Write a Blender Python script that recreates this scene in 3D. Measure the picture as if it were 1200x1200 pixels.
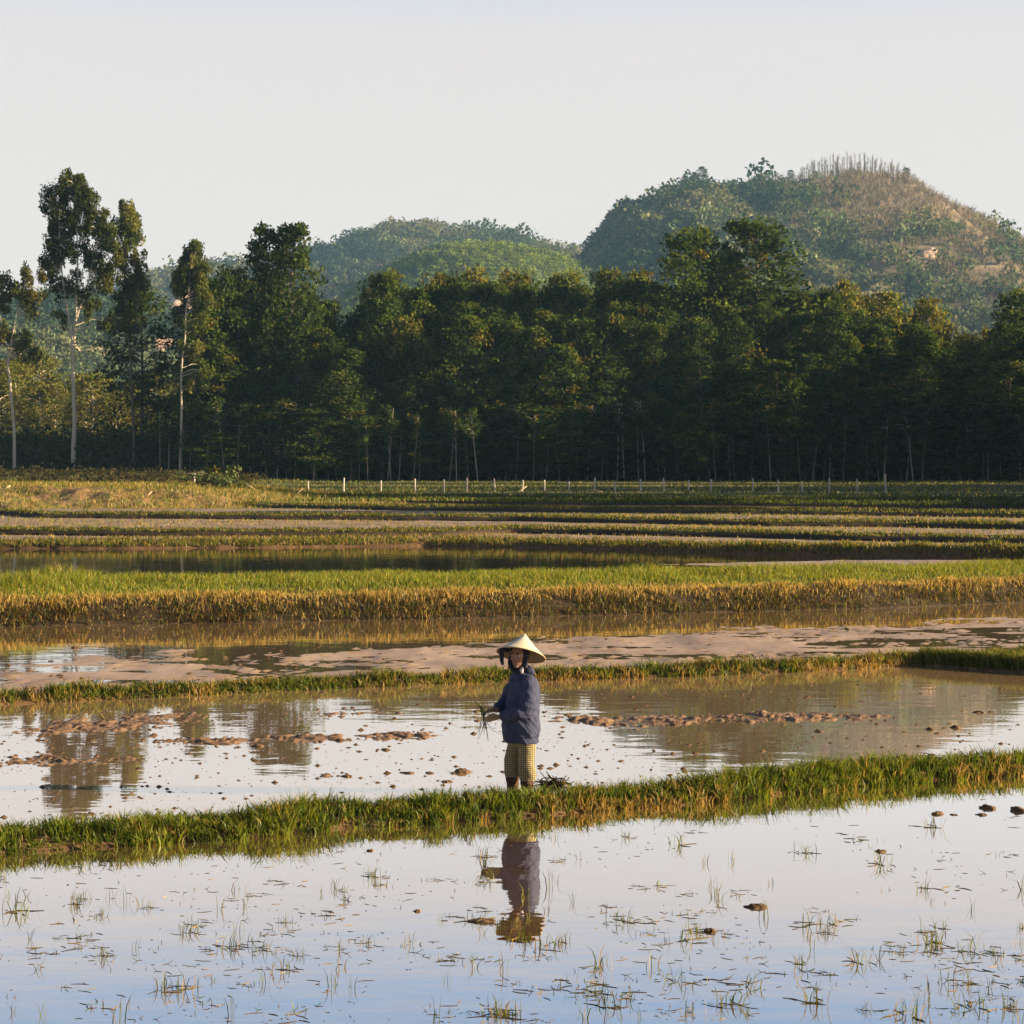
import bpy, math, random
import numpy as np
from mathutils import Vector, Matrix

for o in list(bpy.data.objects):
    bpy.data.objects.remove(o)
SC = bpy.context.scene
COL = SC.collection
rng = np.random.default_rng(7)
random.seed(7)
PI = math.pi

# ------------------------------------------------------------------ camera
FPX, CH, HOR = 2500.0, 3.11, 545.0
PITCH = math.atan((600 - HOR) / FPX)
cd = bpy.data.cameras.new('camera')
cd.sensor_width = 36.0
cd.lens = FPX / 1200 * 36.0
cd.clip_start = 0.1
cd.clip_end = 9000
cam = bpy.data.objects.new('camera', cd)
cam.location = (0, 0, CH)
cam.rotation_euler = (PI / 2 - PITCH, 0, 0)
COL.objects.link(cam)
SC.camera = cam

# ------------------------------------------------------------------ sky, sun, exposure
SUN_EL = math.radians(15.0)
SUN_AZ = (1.0, -0.04)
n_ = math.hypot(*SUN_AZ)
SUN_DIR = Vector((SUN_AZ[0] / n_ * math.cos(SUN_EL), SUN_AZ[1] / n_ * math.cos(SUN_EL), math.sin(SUN_EL)))
w = bpy.data.worlds.new('World')
SC.world = w
w.use_nodes = True
nt = w.node_tree
for n in list(nt.nodes):
    nt.nodes.remove(n)
sky = nt.nodes.new('ShaderNodeTexSky')
sky.sky_type = 'NISHITA'
sky.sun_disc = False
sky.sun_elevation = SUN_EL
sky.sun_rotation = math.atan2(SUN_AZ[0], SUN_AZ[1])
sky.air_density = 1.0
sky.dust_density = 1.5
SKY_STRENGTH = 0.067
tc = nt.nodes.new('ShaderNodeTexCoord')
sep = nt.nodes.new('ShaderNodeSeparateXYZ')
nt.links.new(tc.outputs['Generated'], sep.inputs[0])
ramp = nt.nodes.new('ShaderNodeValToRGB')      # pale dusty air low down, clear blue higher up
ramp.color_ramp.interpolation = 'EASE'
els = ramp.color_ramp.elements
els[0].position = 0.0; els[0].color = (3.62, 3.12, 2.82, 1)
els[1].position = 0.70; els[1].color = (.2, .3, .6, 1)
e = els.new(0.19); e.color = (3.42, 3.08, 2.94, 1)
e = els.new(0.27); e.color = (1.25, 2.35, 3.95, 1)
e = els.new(0.45); e.color = (.6, .95, 1.8, 1)
nt.links.new(sep.outputs['Z'], ramp.inputs[0])
mixn = nt.nodes.new('ShaderNodeMix')
mixn.data_type = 'RGBA'
mixn.inputs[0].default_value = 0.88
nt.links.new(sky.outputs[0], mixn.inputs[6])
nt.links.new(ramp.outputs[0], mixn.inputs[7])
bg = nt.nodes.new('ShaderNodeBackground')
bg.inputs[1].default_value = SKY_STRENGTH
nt.links.new(mixn.outputs[2], bg.inputs[0])
wo = nt.nodes.new('ShaderNodeOutputWorld')
nt.links.new(bg.outputs[0], wo.inputs[0])

sl = bpy.data.lights.new('sun', 'SUN')
sl.energy = 5.0
sl.angle = math.radians(0.5)
sl.color = (1.0, 0.77, 0.47)
so = bpy.data.objects.new('sun', sl)
so.rotation_euler = SUN_DIR.to_track_quat('Z', 'Y').to_euler()
so.location = (200, 20, 60)
COL.objects.link(so)

SC.view_settings.view_transform = 'Standard'
SC.view_settings.look = 'None'
SC.view_settings.exposure = 1.9
SC.view_settings.gamma = 1.0
SC.render.engine = 'CYCLES'
SC.cycles.max_bounces = 6
SC.cycles.diffuse_bounces = 2
SC.cycles.glossy_bounces = 3
SC.cycles.transmission_bounces = 3
SC.cycles.volume_bounces = 0

# ------------------------------------------------------------------ helpers
def P(x, y, z=0.0):
    """point of the photograph's pixel (1200 frame) at height z"""
    dx, dy = (x - 600) / FPX, (600 - y) / FPX
    d = np.array([dx, math.cos(PITCH) + math.sin(PITCH) * dy, -math.sin(PITCH) + math.cos(PITCH) * dy])
    t = (z - CH) / d[2]
    return np.array([0, 0, CH]) + d * t

def PD(x, y, Y):
    dx, dy = (x - 600) / FPX, (600 - y) / FPX
    d = np.array([dx, math.cos(PITCH) + math.sin(PITCH) * dy, -math.sin(PITCH) + math.cos(PITCH) * dy])
    return np.array([0, 0, CH]) + d * (Y / d[1])

def sstep(a, b, x):
    t = np.clip((np.asarray(x, float) - a) / (b - a), 0, 1)
    return t * t * (3 - 2 * t)

_tab = np.random.default_rng(99).random((256, 256))
def vnoise(x, y):
    xi = np.floor(x).astype(int); yi = np.floor(y).astype(int)
    fx = x - xi; fy = y - yi
    fx = fx * fx * (3 - 2 * fx); fy = fy * fy * (3 - 2 * fy)
    a = _tab[xi % 256, yi % 256]; b = _tab[(xi + 1) % 256, yi % 256]
    c = _tab[xi % 256, (yi + 1) % 256]; d = _tab[(xi + 1) % 256, (yi + 1) % 256]
    return (a * (1 - fx) + b * fx) * (1 - fy) + (c * (1 - fx) + d * fx) * fy

def fbm(x, y, oct=4, g=0.5):
    s = 0; a = 1; t = 0
    for i in range(oct):
        s = s + a * vnoise(x * 2 ** i + 17.3 * i, y * 2 ** i + 5.1 * i)
        t += a; a *= g
    return s / t

def interp(x, xs, ys):
    """piecewise linear with linear extrapolation"""
    x = np.asarray(x, float); xs = np.asarray(xs, float); ys = np.asarray(ys, float)
    r = np.interp(x, xs, ys)
    m = min(2, len(xs) - 1)
    sl0 = (ys[m] - ys[0]) / (xs[m] - xs[0]); sl1 = (ys[-1] - ys[-1 - m]) / (xs[-1] - xs[-1 - m])
    r = np.where(x < xs[0], ys[0] + sl0 * (x - xs[0]), r)
    r = np.where(x > xs[-1], ys[-1] + sl1 * (x - xs[-1]), r)
    return r

class Geo:
    """gathers faces, linked as ONE mesh object"""
    def __init__(s):
        s.v = []; s.q = []; s.t = []; s.c = []; s.n = 0
    def add(s, v, q=None, t=None, c=None):
        v = np.asarray(v, float).reshape(-1, 3)
        if q is not None and len(q): s.q.append(np.asarray(q, int).reshape(-1, 4) + s.n)
        if t is not None and len(t): s.t.append(np.asarray(t, int).reshape(-1, 3) + s.n)
        if c is None: c = (0.5, 0.5, 0.5)
        c = np.asarray(c, float)
        if c.ndim == 1: c = np.repeat(c[None, :], len(v), 0)
        s.v.append(v); s.c.append(c); s.n += len(v)
    def mesh(s, name, mat=None, smooth=False):
        v = np.concatenate(s.v) if s.v else np.zeros((0, 3)); c = np.concatenate(s.c)
        q = np.concatenate(s.q) if s.q else np.zeros((0, 4), int)
        t = np.concatenate(s.t) if s.t else np.zeros((0, 3), int)
        me = bpy.data.meshes.new(name)
        me.vertices.add(len(v)); me.vertices.foreach_set('co', v.astype(np.float32).ravel())
        nl = len(q) * 4 + len(t) * 3
        me.loops.add(nl)
        me.loops.foreach_set('vertex_index', np.concatenate([q.ravel(), t.ravel()]).astype(np.int32))
        me.polygons.add(len(q) + len(t))
        st = np.concatenate([np.arange(len(q)) * 4, len(q) * 4 + np.arange(len(t)) * 3]).astype(np.int32)
        me.polygons.foreach_set('loop_start', st)
        if smooth:
            me.polygons.foreach_set('use_smooth', np.ones(len(q) + len(t), bool))
        a = me.color_attributes.new('tint', 'FLOAT_COLOR', 'POINT')
        a.data.foreach_set('color', np.concatenate([c, np.ones((len(c), 1))], 1).astype(np.float32).ravel())
        me.update(calc_edges=True); me.validate()
        if mat: me.materials.append(mat)
        return me
    def build(s, name, mat=None, parent=None, smooth=False, loc=None):
        return link(name, s.mesh(name, mat, smooth), parent, loc)

def link(name, data, parent=None, loc=None):
    o = bpy.data.objects.new(name, data)
    COL.objects.link(o)
    if parent: o.parent = parent
    if loc is not None: o.location = loc
    return o

def tag(o, label=None, cat=None, group=None, kind=None):
    if label: o['label'] = label
    if cat: o['category'] = cat
    if group: o['group'] = group
    if kind: o['kind'] = kind
    return o

def thing(name, label, cat, loc=(0, 0, 0), group=None):
    o = bpy.data.objects.new(name, None)
    o.empty_display_size = 0.1
    COL.objects.link(o); o.location = loc
    return tag(o, label, cat, group)

def dup(root, loc, rotz=0.0, scale=(1, 1, 1), label=None, group=None):
    r = root.copy(); COL.objects.link(r)
    r.location = loc; r.rotation_euler = (0, 0, rotz); r.scale = scale
    if label: r['label'] = label
    if group: r['group'] = group
    for ch in list(root.children):
        c = ch.copy(); COL.objects.link(c); c.parent = r
    return r

def tube(pts, rad, sides=6, cap=True):
    pts = np.asarray(pts, float); n = len(pts); rad = np.broadcast_to(np.asarray(rad, float), (n,))
    d = np.gradient(pts, axis=0); d /= np.linalg.norm(d, axis=1, keepdims=True) + 1e-9
    ref = np.array([1.0, 0, 0]) if abs(d[0][0]) < 0.8 else np.array([0, 1.0, 0])
    u = np.cross(d, ref); u /= np.linalg.norm(u, axis=1, keepdims=True) + 1e-9
    v = np.cross(d, u)
    a = np.arange(sides) * 2 * PI / sides
    V = pts[:, None] + rad[:, None, None] * (np.cos(a)[None, :, None] * u[:, None] + np.sin(a)[None, :, None] * v[:, None])
    q = []
    for i in range(n - 1):
        for j in range(sides):
            k = (j + 1) % sides
            q.append((i * sides + j, i * sides + k, (i + 1) * sides + k, (i + 1) * sides + j))
    V = V.reshape(-1, 3); t = []
    if cap:
        V = np.concatenate([V, pts[:1], pts[-1:]])
        b = n * sides
        for j in range(sides):
            k = (j + 1) % sides
            t.append((k, j, b)); t.append(((n - 1) * sides + j, (n - 1) * sides + k, b + 1))
    return V, q, t

# ------------------------------------------------------------------ materials
def newmat(name):
    m = bpy.data.materials.new(name); m.use_nodes = True
    for n in list(m.node_tree.nodes): m.node_tree.nodes.remove(n)
    return m, m.node_tree

def N(t, kind, **kw):
    n = t.nodes.new(kind)
    for k, v in kw.items():
        if k.startswith('i_'):
            k = k[2:]
            n.inputs[int(k) if k.isdigit() else k].default_value = v
        else: setattr(n, k, v)
    return n

def leaf_mat(name, trans=0.35, rnd=0.35, gloss=0.0):
    m, t = newmat(name)
    at = N(t, 'ShaderNodeAttribute', attribute_name='tint')
    oi = N(t, 'ShaderNodeObjectInfo')
    mr = N(t, 'ShaderNodeMapRange'); mr.inputs[3].default_value = 1 - rnd; mr.inputs[4].default_value = 1 + rnd
    t.links.new(oi.outputs['Random'], mr.inputs[0])
    mx = N(t, 'ShaderNodeMix', data_type='RGBA', blend_type='MULTIPLY'); mx.inputs[0].default_value = 1
    t.links.new(at.outputs['Color'], mx.inputs[6]); t.links.new(mr.outputs[0], mx.inputs[7])
    d = N(t, 'ShaderNodeBsdfDiffuse'); tr = N(t, 'ShaderNodeBsdfTranslucent')
    ms = N(t, 'ShaderNodeMixShader'); ms.inputs[0].default_value = trans
    t.links.new(mx.outputs[2], d.inputs[0])
    tb = N(t, 'ShaderNodeMix', data_type='RGBA', blend_type='MULTIPLY'); tb.inputs[0].default_value = 1
    tb.inputs[7].default_value = (1.25, 1.15, 0.55, 1)
    t.links.new(mx.outputs[2], tb.inputs[6]); t.links.new(tb.outputs[2], tr.inputs[0])
    t.links.new(d.outputs[0], ms.inputs[1]); t.links.new(tr.outputs[0], ms.inputs[2])
    last = ms
    if gloss:
        g = N(t, 'ShaderNodeBsdfGlossy'); g.inputs['Roughness'].default_value = 0.45
        g.inputs[0].default_value = (0.8, 0.8, 0.8, 1)
        m2 = N(t, 'ShaderNodeMixShader'); m2.inputs[0].default_value = gloss
        t.links.new(ms.outputs[0], m2.inputs[1]); t.links.new(g.outputs[0], m2.inputs[2]); last = m2
    o = N(t, 'ShaderNodeOutputMaterial'); t.links.new(last.outputs[0], o.inputs[0])
    return m

def ground_mat(name, cols, scale=1.0, rough=0.9, stretch=(1, 1, 1), bump=0.0, spec=0.2, tint=False, detail=6):
    """noise-mottled earth; cols = list of (pos, rgb)"""
    m, t = newmat(name)
    g = N(t, 'ShaderNodeNewGeometry')
    mp = N(t, 'ShaderNodeMapping'); mp.inputs['Scale'].default_value = stretch
    t.links.new(g.outputs['Position'], mp.inputs[0])
    nz = N(t, 'ShaderNodeTexNoise'); nz.inputs['Scale'].default_value = scale; nz.inputs['Detail'].default_value = detail
    nz.inputs['Roughness'].default_value = 0.65
    t.links.new(mp.outputs[0], nz.inputs[0])
    r = N(t, 'ShaderNodeValToRGB'); e = r.color_ramp.elements
    e[0].position = cols[0][0]; e[0].color = (*cols[0][1], 1); e[1].position = cols[-1][0]; e[1].color = (*cols[-1][1], 1)
    for p_, c_ in cols[1:-1]:
        x = e.new(p_); x.color = (*c_, 1)
    t.links.new(nz.outputs[0], r.inputs[0])
    b = N(t, 'ShaderNodeBsdfPrincipled'); b.inputs['Roughness'].default_value = rough
    b.inputs['Specular IOR Level'].default_value = spec
    src = r.outputs[0]
    if tint:
        at = N(t, 'ShaderNodeAttribute', attribute_name='tint')
        mx = N(t, 'ShaderNodeMix', data_type='RGBA', blend_type='MULTIPLY'); mx.inputs[0].default_value = 1
        sc = N(t, 'ShaderNodeVectorMath', operation='SCALE'); sc.inputs['Scale'].default_value = 2.0
        t.links.new(at.outputs['Color'], sc.inputs[0])
        t.links.new(src, mx.inputs[6]); t.links.new(sc.outputs[0], mx.inputs[7]); src = mx.outputs[2]
    t.links.new(src, b.inputs['Base Color'])
    if bump:
        bp = N(t, 'ShaderNodeBump'); bp.inputs['Strength'].default_value = 1.0; bp.inputs['Distance'].default_value = bump
        t.links.new(nz.outputs[0], bp.inputs['Height']); t.links.new(bp.outputs[0], b.inputs['Normal'])
    o = N(t, 'ShaderNodeOutputMaterial'); t.links.new(b.outputs[0], o.inputs[0])
    return m

def water_mat(name, mud, mud2, lo=0.55, hi=0.92, ripple=0.004, rough=0.015, rscale=1.2):
    """murky shallow water: mud seen through it plus a mirror that grows towards grazing angles"""
    m, t = newmat(name)
    g = N(t, 'ShaderNodeNewGeometry')
    nz = N(t, 'ShaderNodeTexNoise'); nz.inputs['Scale'].default_value = 0.35; nz.inputs['Detail'].default_value = 5
    mp = N(t, 'ShaderNodeMapping'); mp.inputs['Scale'].default_value = (1, 0.5, 1)
    t.links.new(g.outputs['Position'], mp.inputs[0]); t.links.new(mp.outputs[0], nz.inputs[0])
    r = N(t, 'ShaderNodeMix', data_type='RGBA'); r.inputs[6].default_value = (*mud, 1); r.inputs[7].default_value = (*mud2, 1)
    t.links.new(nz.outputs[0], r.inputs[0])
    d = N(t, 'ShaderNodeBsdfDiffuse'); t.links.new(r.outputs[2], d.inputs[0])
    gl = N(t, 'ShaderNodeBsdfGlossy'); gl.inputs['Roughness'].default_value = rough; gl.inputs[0].default_value = (1, 1, 1, 1)
    rp = N(t, 'ShaderNodeTexNoise'); rp.inputs['Scale'].default_value = rscale; rp.inputs['Detail'].default_value = 3
    mp2 = N(t, 'ShaderNodeMapping'); mp2.inputs['Scale'].default_value = (0.8, 1.6, 1)
    t.links.new(g.outputs['Position'], mp2.inputs[0]); t.links.new(mp2.outputs[0], rp.inputs[0])
    bp = N(t, 'ShaderNodeBump'); bp.inputs['Distance'].default_value = ripple; bp.inputs['Strength'].default_value = 1
    t.links.new(rp.outputs[0], bp.inputs['Height']); t.links.new(bp.outputs[0], gl.inputs['Normal'])
    fr = N(t, 'ShaderNodeFresnel'); fr.inputs[0].default_value = 1.5
    mr = N(t, 'ShaderNodeMapRange'); mr.inputs[1].default_value = 0.04; mr.inputs[2].default_value = 0.45
    mr.inputs[3].default_value = lo * 0.3; mr.inputs[4].default_value = hi
    t.links.new(fr.outputs[0], mr.inputs[0])
    ms = N(t, 'ShaderNodeMixShader'); t.links.new(mr.outputs[0], ms.inputs[0])
    t.links.new(d.outputs[0], ms.inputs[1]); t.links.new(gl.outputs[0], ms.inputs[2])
    o = N(t, 'ShaderNodeOutputMaterial'); t.links.new(ms.outputs[0], o.inputs[0])
    return m

def plain(name, col, rough=0.8, spec=0.3, var=0.25, scale=30.0):
    return ground_mat(name, [(0.3, tuple(c * (1 - var) for c in col)), (0.7, tuple(c * (1 + var) for c in col))], scale, rough, spec=spec)

M = {}
M['grass'] = leaf_mat('grass_blades', 0.42, 0.0, 0.012)
M['leaf'] = leaf_mat('tree_leaves', 0.30, 0.25, 0.0)
M['hill_leaf'] = leaf_mat('hill_leaves', 0.25, 0.0)
M['twig'] = leaf_mat('dry_twigs', 0.0, 0.15)
M['wet_shaded_earth'] = ground_mat('wet_shaded_earth', [(0.3, (0.022, 0.016, 0.008)), (0.55, (0.045, 0.030, 0.015)), (0.75, (0.085, 0.055, 0.028))], 9, 0.85, bump=0.03)  # damp soil, darkened further to paint in shade on the far bund faces
M['earth'] = ground_mat('bund_earth', [(0.3, (0.05, 0.03, 0.014)), (0.55, (0.11, 0.065, 0.03)), (0.75, (0.17, 0.11, 0.05))], 9, 0.9, bump=0.02)
M['bank_earth'] = ground_mat('bank_earth', [(0.3, (0.13, 0.085, 0.036)), (0.5, (0.27, 0.17, 0.075)), (0.60, (0.13, 0.135, 0.03)), (0.75, (0.36, 0.23, 0.12))], 0.7, 0.95, bump=0.25)
M['mud'] = ground_mat('paddy_mud', [(0.3, (0.07, 0.04, 0.022)), (0.5, (0.17, 0.10, 0.056)), (0.72, (0.27, 0.17, 0.10))], 16, 0.65, bump=0.02, spec=0.35)
M['wetmud'] = ground_mat('wet_mud', [(0.32, (0.13, 0.082, 0.042)), (0.48, (0.30, 0.195, 0.108)), (0.68, (0.43, 0.295, 0.175))], 1.1, 0.42, stretch=(1, 0.35, 1), bump=0.003, spec=0.28)
M['farmud'] = ground_mat('field_mud', [(0.3, (0.09, 0.06, 0.035)), (0.5, (0.21, 0.145, 0.095)), (0.72, (0.33, 0.235, 0.16))], 1.1, 0.7, stretch=(1, 1, 1), bump=0.05, spec=0.4)
M['field'] = ground_mat('field_ground', [(0.3, (0.035, 0.045, 0.015)), (0.5, (0.08, 0.085, 0.025)), (0.7, (0.13, 0.10, 0.045))], 0.5, 0.95)
M['waterA'] = water_mat('clear_water', (0.13, 0.075, 0.035), (0.19, 0.115, 0.055), 0.6, 0.97, 0.003)
M['waterB'] = water_mat('murky_water', (0.30, 0.19, 0.10), (0.42, 0.28, 0.155), 0.5, 0.80, 0.002)
M['waterC'] = water_mat('brown_water', (0.16, 0.10, 0.05), (0.22, 0.145, 0.075), 0.5, 0.82, 0.003)
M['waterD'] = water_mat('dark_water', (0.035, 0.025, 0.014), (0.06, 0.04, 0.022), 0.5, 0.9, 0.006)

# ------------------------------------------------------------------ field layout: lines Y = f(X)
def line(px, z):
    a = np.array([P(x, y, z) for x, y in px])
    return a[:, 0], a[:, 1]

LV = dict(B1=0.0, B2=0.0, DK=0.0, F1=0.25, F2=0.45, F3=0.65, F4=0.85, F5=1.0, F6=1.12)
PX = dict(
    B1=[(0, 1001), (150, 991), (270, 985), (400, 971), (500, 966), (600, 959), (700, 951), (800, 944), (900, 933), (1000, 923), (1100, 915), (1200, 909)],
    B2=[(0, 826), (150, 819), (270, 813), (400, 807), (500, 803), (600, 798), (700, 796), (800, 793), (900, 789), (1000, 784), (1085, 779), (1200, 773)],
    DK=[(0, 734), (150, 731), (300, 729), (600, 723), (900, 716), (1050, 712), (1200, 706)],
    F1=[(0, 643), (150, 643), (300, 642), (500, 640), (600, 641), (750, 645), (900, 650), (1030, 654), (1140, 660), (1200, 661)],
    F2=[(0, 627), (200, 629), (300, 629), (420, 629), (520, 628), (600, 625), (700, 627), (800, 629), (900, 631), (1000, 634), (1100, 636), (1200, 638)],
    F3=[(0, 604), (45, 607), (300, 609), (600, 611), (700, 613), (800, 615), (900, 617), (1050, 618), (1200, 621)],
    F4=[(0, 592), (290, 595), (450, 598), (600, 600), (800, 602), (900, 603), (1050, 605), (1200, 607)],
    F5=[(0, 585), (450, 588), (600, 591), (800, 592), (1000, 594), (1200, 596)],
    F6=[(0, 583), (550, 585), (700, 586), (900, 587), (1200, 588)])
LN = {k: line(v, LV[k]) for k, v in PX.items()}
def Yl(k, X): return interp(X, *LN[k])
WB = dict(B1=0.72, B2=0.55, DK=7.2, F1=1.3, F2=1.3, F3=1.4, F4=1.5, F5=1.4, F6=1.4)   # widths
def xmax(Y): return 0.24 * Y * 1.55 + 3

def sheet(name, ka, kb, z, mat, nu=40, nv=6, off=0.0, zf=None, kind='structure', xm=None, a_in=0.25, b_in=0.25, smooth=True, warp=1.0):
    """grid between the back of line ka and the front of line kb"""
    Yb = float(np.mean(LN[kb][1])) if isinstance(kb, str) else kb
    X_ = xm or xmax(Yb)
    u = np.linspace(-X_, X_, nu); v = np.linspace(0, 1, nv) ** warp
    U, V = np.meshgrid(u, v, indexing='ij')
    Ya = Yl(ka, U) + WB[ka] * (1 - a_in) if isinstance(ka, str) else np.full_like(U, ka)
    Yb_ = Yl(kb, U) + WB[kb] * b_in if isinstance(kb, str) else np.full_like(U, kb)
    Y = Ya * (1 - V) + Yb_ * V
    Z = np.full_like(U, z) if zf is None else zf(U, Y)
    g = Geo()
    idx = np.arange(nu * nv).reshape(nu, nv)
    q = np.stack([idx[:-1, :-1], idx[1:, :-1], idx[1:, 1:], idx[:-1, 1:]], -1).reshape(-1, 4)
    g.add(np.stack([U, Y, Z], -1).reshape(-1, 3), q)
    o = g.build(name, mat, smooth=smooth)
    o['kind'] = kind
    return o

# ground to the horizon
def gz(X, Y):
    z = np.interp(Y, [-60, 60, 104, 122, 150, 200, 230, 300, 500, 4500], [-0.6, -0.6, -0.3, 1.02, 1.25, 1.6, 1.9, 2.6, 4.0, 4.0])
    left = sstep(-15, -36, X) * sstep(150, 200, Y) * (1 - sstep(260, 400, Y))
    return z + 0.8 * left
gy = np.concatenate([np.linspace(-60, 100, 12), np.linspace(104, 300, 60), np.geomspace(320, 4500, 16)])
gx = np.concatenate([-np.geomspace(110, 3500, 12)[::-1], np.linspace(-100, 100, 41), np.geomspace(110, 3500, 12)])
GX, GY = np.meshgrid(gx, gy, indexing='ij')
GZ = gz(GX, GY) + np.where(GY > 120, 0.25 * (fbm(GX * .12, GY * .12) - .5), 0)
idx = np.arange(GX.size).reshape(GX.shape)
g = Geo(); g.add(np.stack([GX, GY, GZ], -1).reshape(-1, 3), np.stack([idx[:-1, :-1], idx[1:, :-1], idx[1:, 1:], idx[:-1, 1:]], -1).reshape(-1, 4))
g.build('ground', M['field'], smooth=True)['kind'] = 'structure'

def gzs(X, Y): return gz(np.asarray(X, float), np.asarray(Y, float))

# water and mud of each paddy
sheet('water', 2.0, 'B1', 0.0, M['waterA'], 30, 8)
sheet('water', 'B1', 'B2', 0.0, M['waterB'], 30, 6)
sheet('water', 'B2', 'DK', 0.0, M['waterC'], 30, 6)
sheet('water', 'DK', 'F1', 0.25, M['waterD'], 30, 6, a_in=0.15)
sheet('water', 'F4', 'F5', 1.0, M['waterB'], 30, 4)

def blobs(X, Y, spec):
    """soft mounds: (px, py, half width px, half height px, amount)"""
    s = np.zeros_like(X)
    for x, y, wx, wy, a in spec:
        c = P(x, y, 0); e = P(x + wx, y, 0); f = P(x, y + wy, 0); f2 = P(x, y - wy, 0)
        sx = e[0] - c[0]; sy = (f2[1] - f[1]) / 2
        s = s + a * np.exp(-((X - c[0]) / sx) ** 2 - ((Y - c[1]) / sy) ** 2)
    return s

spB = [(60, 890, 130, 10, .9), (230, 870, 120, 7, .75), (370, 865, 130, 6, .8), (480, 860, 50, 5, .6), (130, 850, 90, 12, .75), (40, 855, 80, 9, .6), (280, 838, 160, 6, .55),
       (480, 915, 70, 5, .55), (390, 910, 40, 4, .55), (330, 880, 60, 3, .35), (820, 845, 160, 7, .9), (900, 838, 90, 6, .7), (740, 850, 70, 5, .7), (700, 842, 80, 5, .5), (1140, 836, 60, 4, .55), (1000, 840, 90, 5, .55), (1100, 853, 60, 4, .6),
       (830, 872, 70, 4, .5), (680, 872, 70, 5, .5), (720, 892, 70, 5, .6), (660, 900, 40, 4, .5), (800, 885, 90, 5, .45), (1010, 862, 90, 4, .45), (560, 830, 120, 6, .5), (430, 835, 90, 5, .5), (850, 815, 200, 5, .4)]
def zB(X, Y):
    n1 = fbm(X * 2.2, Y * 1.5, 4, 0.6); n2 = fbm(X * 9 + 40, Y * 6, 3, 0.6)
    m = blobs(X, Y, spB)
    n3 = fbm(X * 20 + 3, Y * 14 + 8, 3, 0.65)
    cl = np.clip(n3 - .46, 0, 1) * 4.0 * sstep(.36, .60, n2)
    return -0.060 + 0.085 * (n1 - .5) + 0.02 * (n2 - .5) + 0.064 * np.clip(m, 0, 1.0) + np.minimum(cl, .55) * (.014 + .030 * np.clip(m, 0, 1)) * sstep(.22, .6, n1 + .25 * m)
sheet('mud', 'B1', 'B2', 0, M['mud'], 760, 420, zf=zB, xm=9.0, warp=1.2, smooth=False)
def zC(X, Y):
    n1 = fbm(X * .9, Y * .7, 4, 0.55); n2 = fbm(X * 6 + 9, Y * 4, 3, 0.6)
    spC = [(60, 757, 120, 6, .3), (300, 762, 260, 4, .45), (500, 752, 200, 3, .35), (120, 770, 80, 4, .4)]
    yb = Yl('B2', X); yd = Yl('DK', X)
    t = (Y - yb) / (yd - yb)
    right = sstep(-3.0, 4.0, X)
    flat = sstep(0.60 + .12 * right, 0.36 + .28 * right, t + 0.30 * (n1 - .5))
    n3 = fbm(X * 13 + 3, Y * 9 + 8, 3, 0.65)
    cl = np.clip(n3 - .52, 0, 1) * 3.5 * sstep(.45, .62, fbm(X * 2 + 5, Y * 1.4, 3))
    n4 = fbm(X * .55 + 20, Y * 1.9 + 4, 4, .6)
    return -0.05 + 0.0505 * flat + 0.020 * (n4 - .5) + 0.05 * blobs(X, Y, spC) * (.5 + n2) + 0.014 * (n1 - .5) + 0.006 * (n2 - .5) + .03 * cl
sheet('mud', 'B2', 'DK', 0, M['wetmud'], 420, 260, zf=zC, xm=16)
def zD(X, Y):
    n1 = fbm(X * .5, Y * .22, 4, 0.6); n2 = fbm(X * 3 + 9, Y * 1.2, 3, 0.6)
    right = sstep(2.0, 9.0, X) * 1.0
    y1 = Yl('F1', X)
    near = sstep(14, 5, Y - (Yl('DK', X) + WB['DK']))
    band = np.exp(-((Y - (61.5 + .02 * X)) / 1.0) ** 2) * .6 + np.exp(-((Y - (56.5 - .05 * X)) / .8) ** 2) * .6
    return 0.25 - 0.075 + 0.13 * right * near + 0.085 * band + 0.05 * (n1 - .5) + 0.03 * (n2 - .5)
sheet('mud', 'DK', 'F1', 0, M['wetmud'], 360, 240, zf=zD, xm=28, a_in=.15)
def rough(z, a=.05):
    return lambda X, Y: z + a * (fbm(X * 1.3, Y * .8, 4, .6) - .5)
sheet('mud', 'F1', 'F2', .45, M['farmud'], 200, 40, zf=rough(.45))
sheet('mud', 'F2', 'F3', .65, M['farmud'], 200, 40, zf=rough(.65))
sheet('mud', 'F3', 'F4', .85, M['farmud'], 200, 40, zf=rough(.85))
sheet('field', 'F5', 'F6', 1.12, M['field'], 100, 10, zf=rough(1.10))
sheet('field', 'F6', 133.0, 1.18, M['field'], 100, 10, zf=rough(1.17))

# bunds (earth) as swept ridges
def ridge_top(k, X, s):
    """height above front level at lateral position s in 0..1"""
    h = {'B1': .10, 'B2': .10, 'DK': .50, 'F1': .20, 'F2': .21, 'F3': .21, 'F4': .19, 'F5': .14, 'F6': .12}[k]
    if k == 'DK':
        p = .42 * sstep(-.02, .15, s) + .10 * sstep(.10, .5, s) - .30 * sstep(.90, 1, s)
        return p + (.10 * (fbm(X * 1.1, s * 9, 3) - .5) + .07 * (fbm(X * 3.1, s * 30, 4, .6) - .5) * sstep(.25, .1, s)) * sstep(0, .05, s)
    if k == 'F1':
        h = h + .30 * np.exp(-((X - 15) / 5.5) ** 2)
    lump = .75 + .5 * fbm(X * 1.7 + len(k) * 13, s * 2 + ord(k[1]), 3)
    rise = {'B1': 0, 'B2': 0}.get(k, .21)
    return h * np.clip(np.sin(np.clip(s, 0, 1) * PI), 0, 1) ** .6 * lump + rise * sstep(.55, 1, s) - .02

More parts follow.
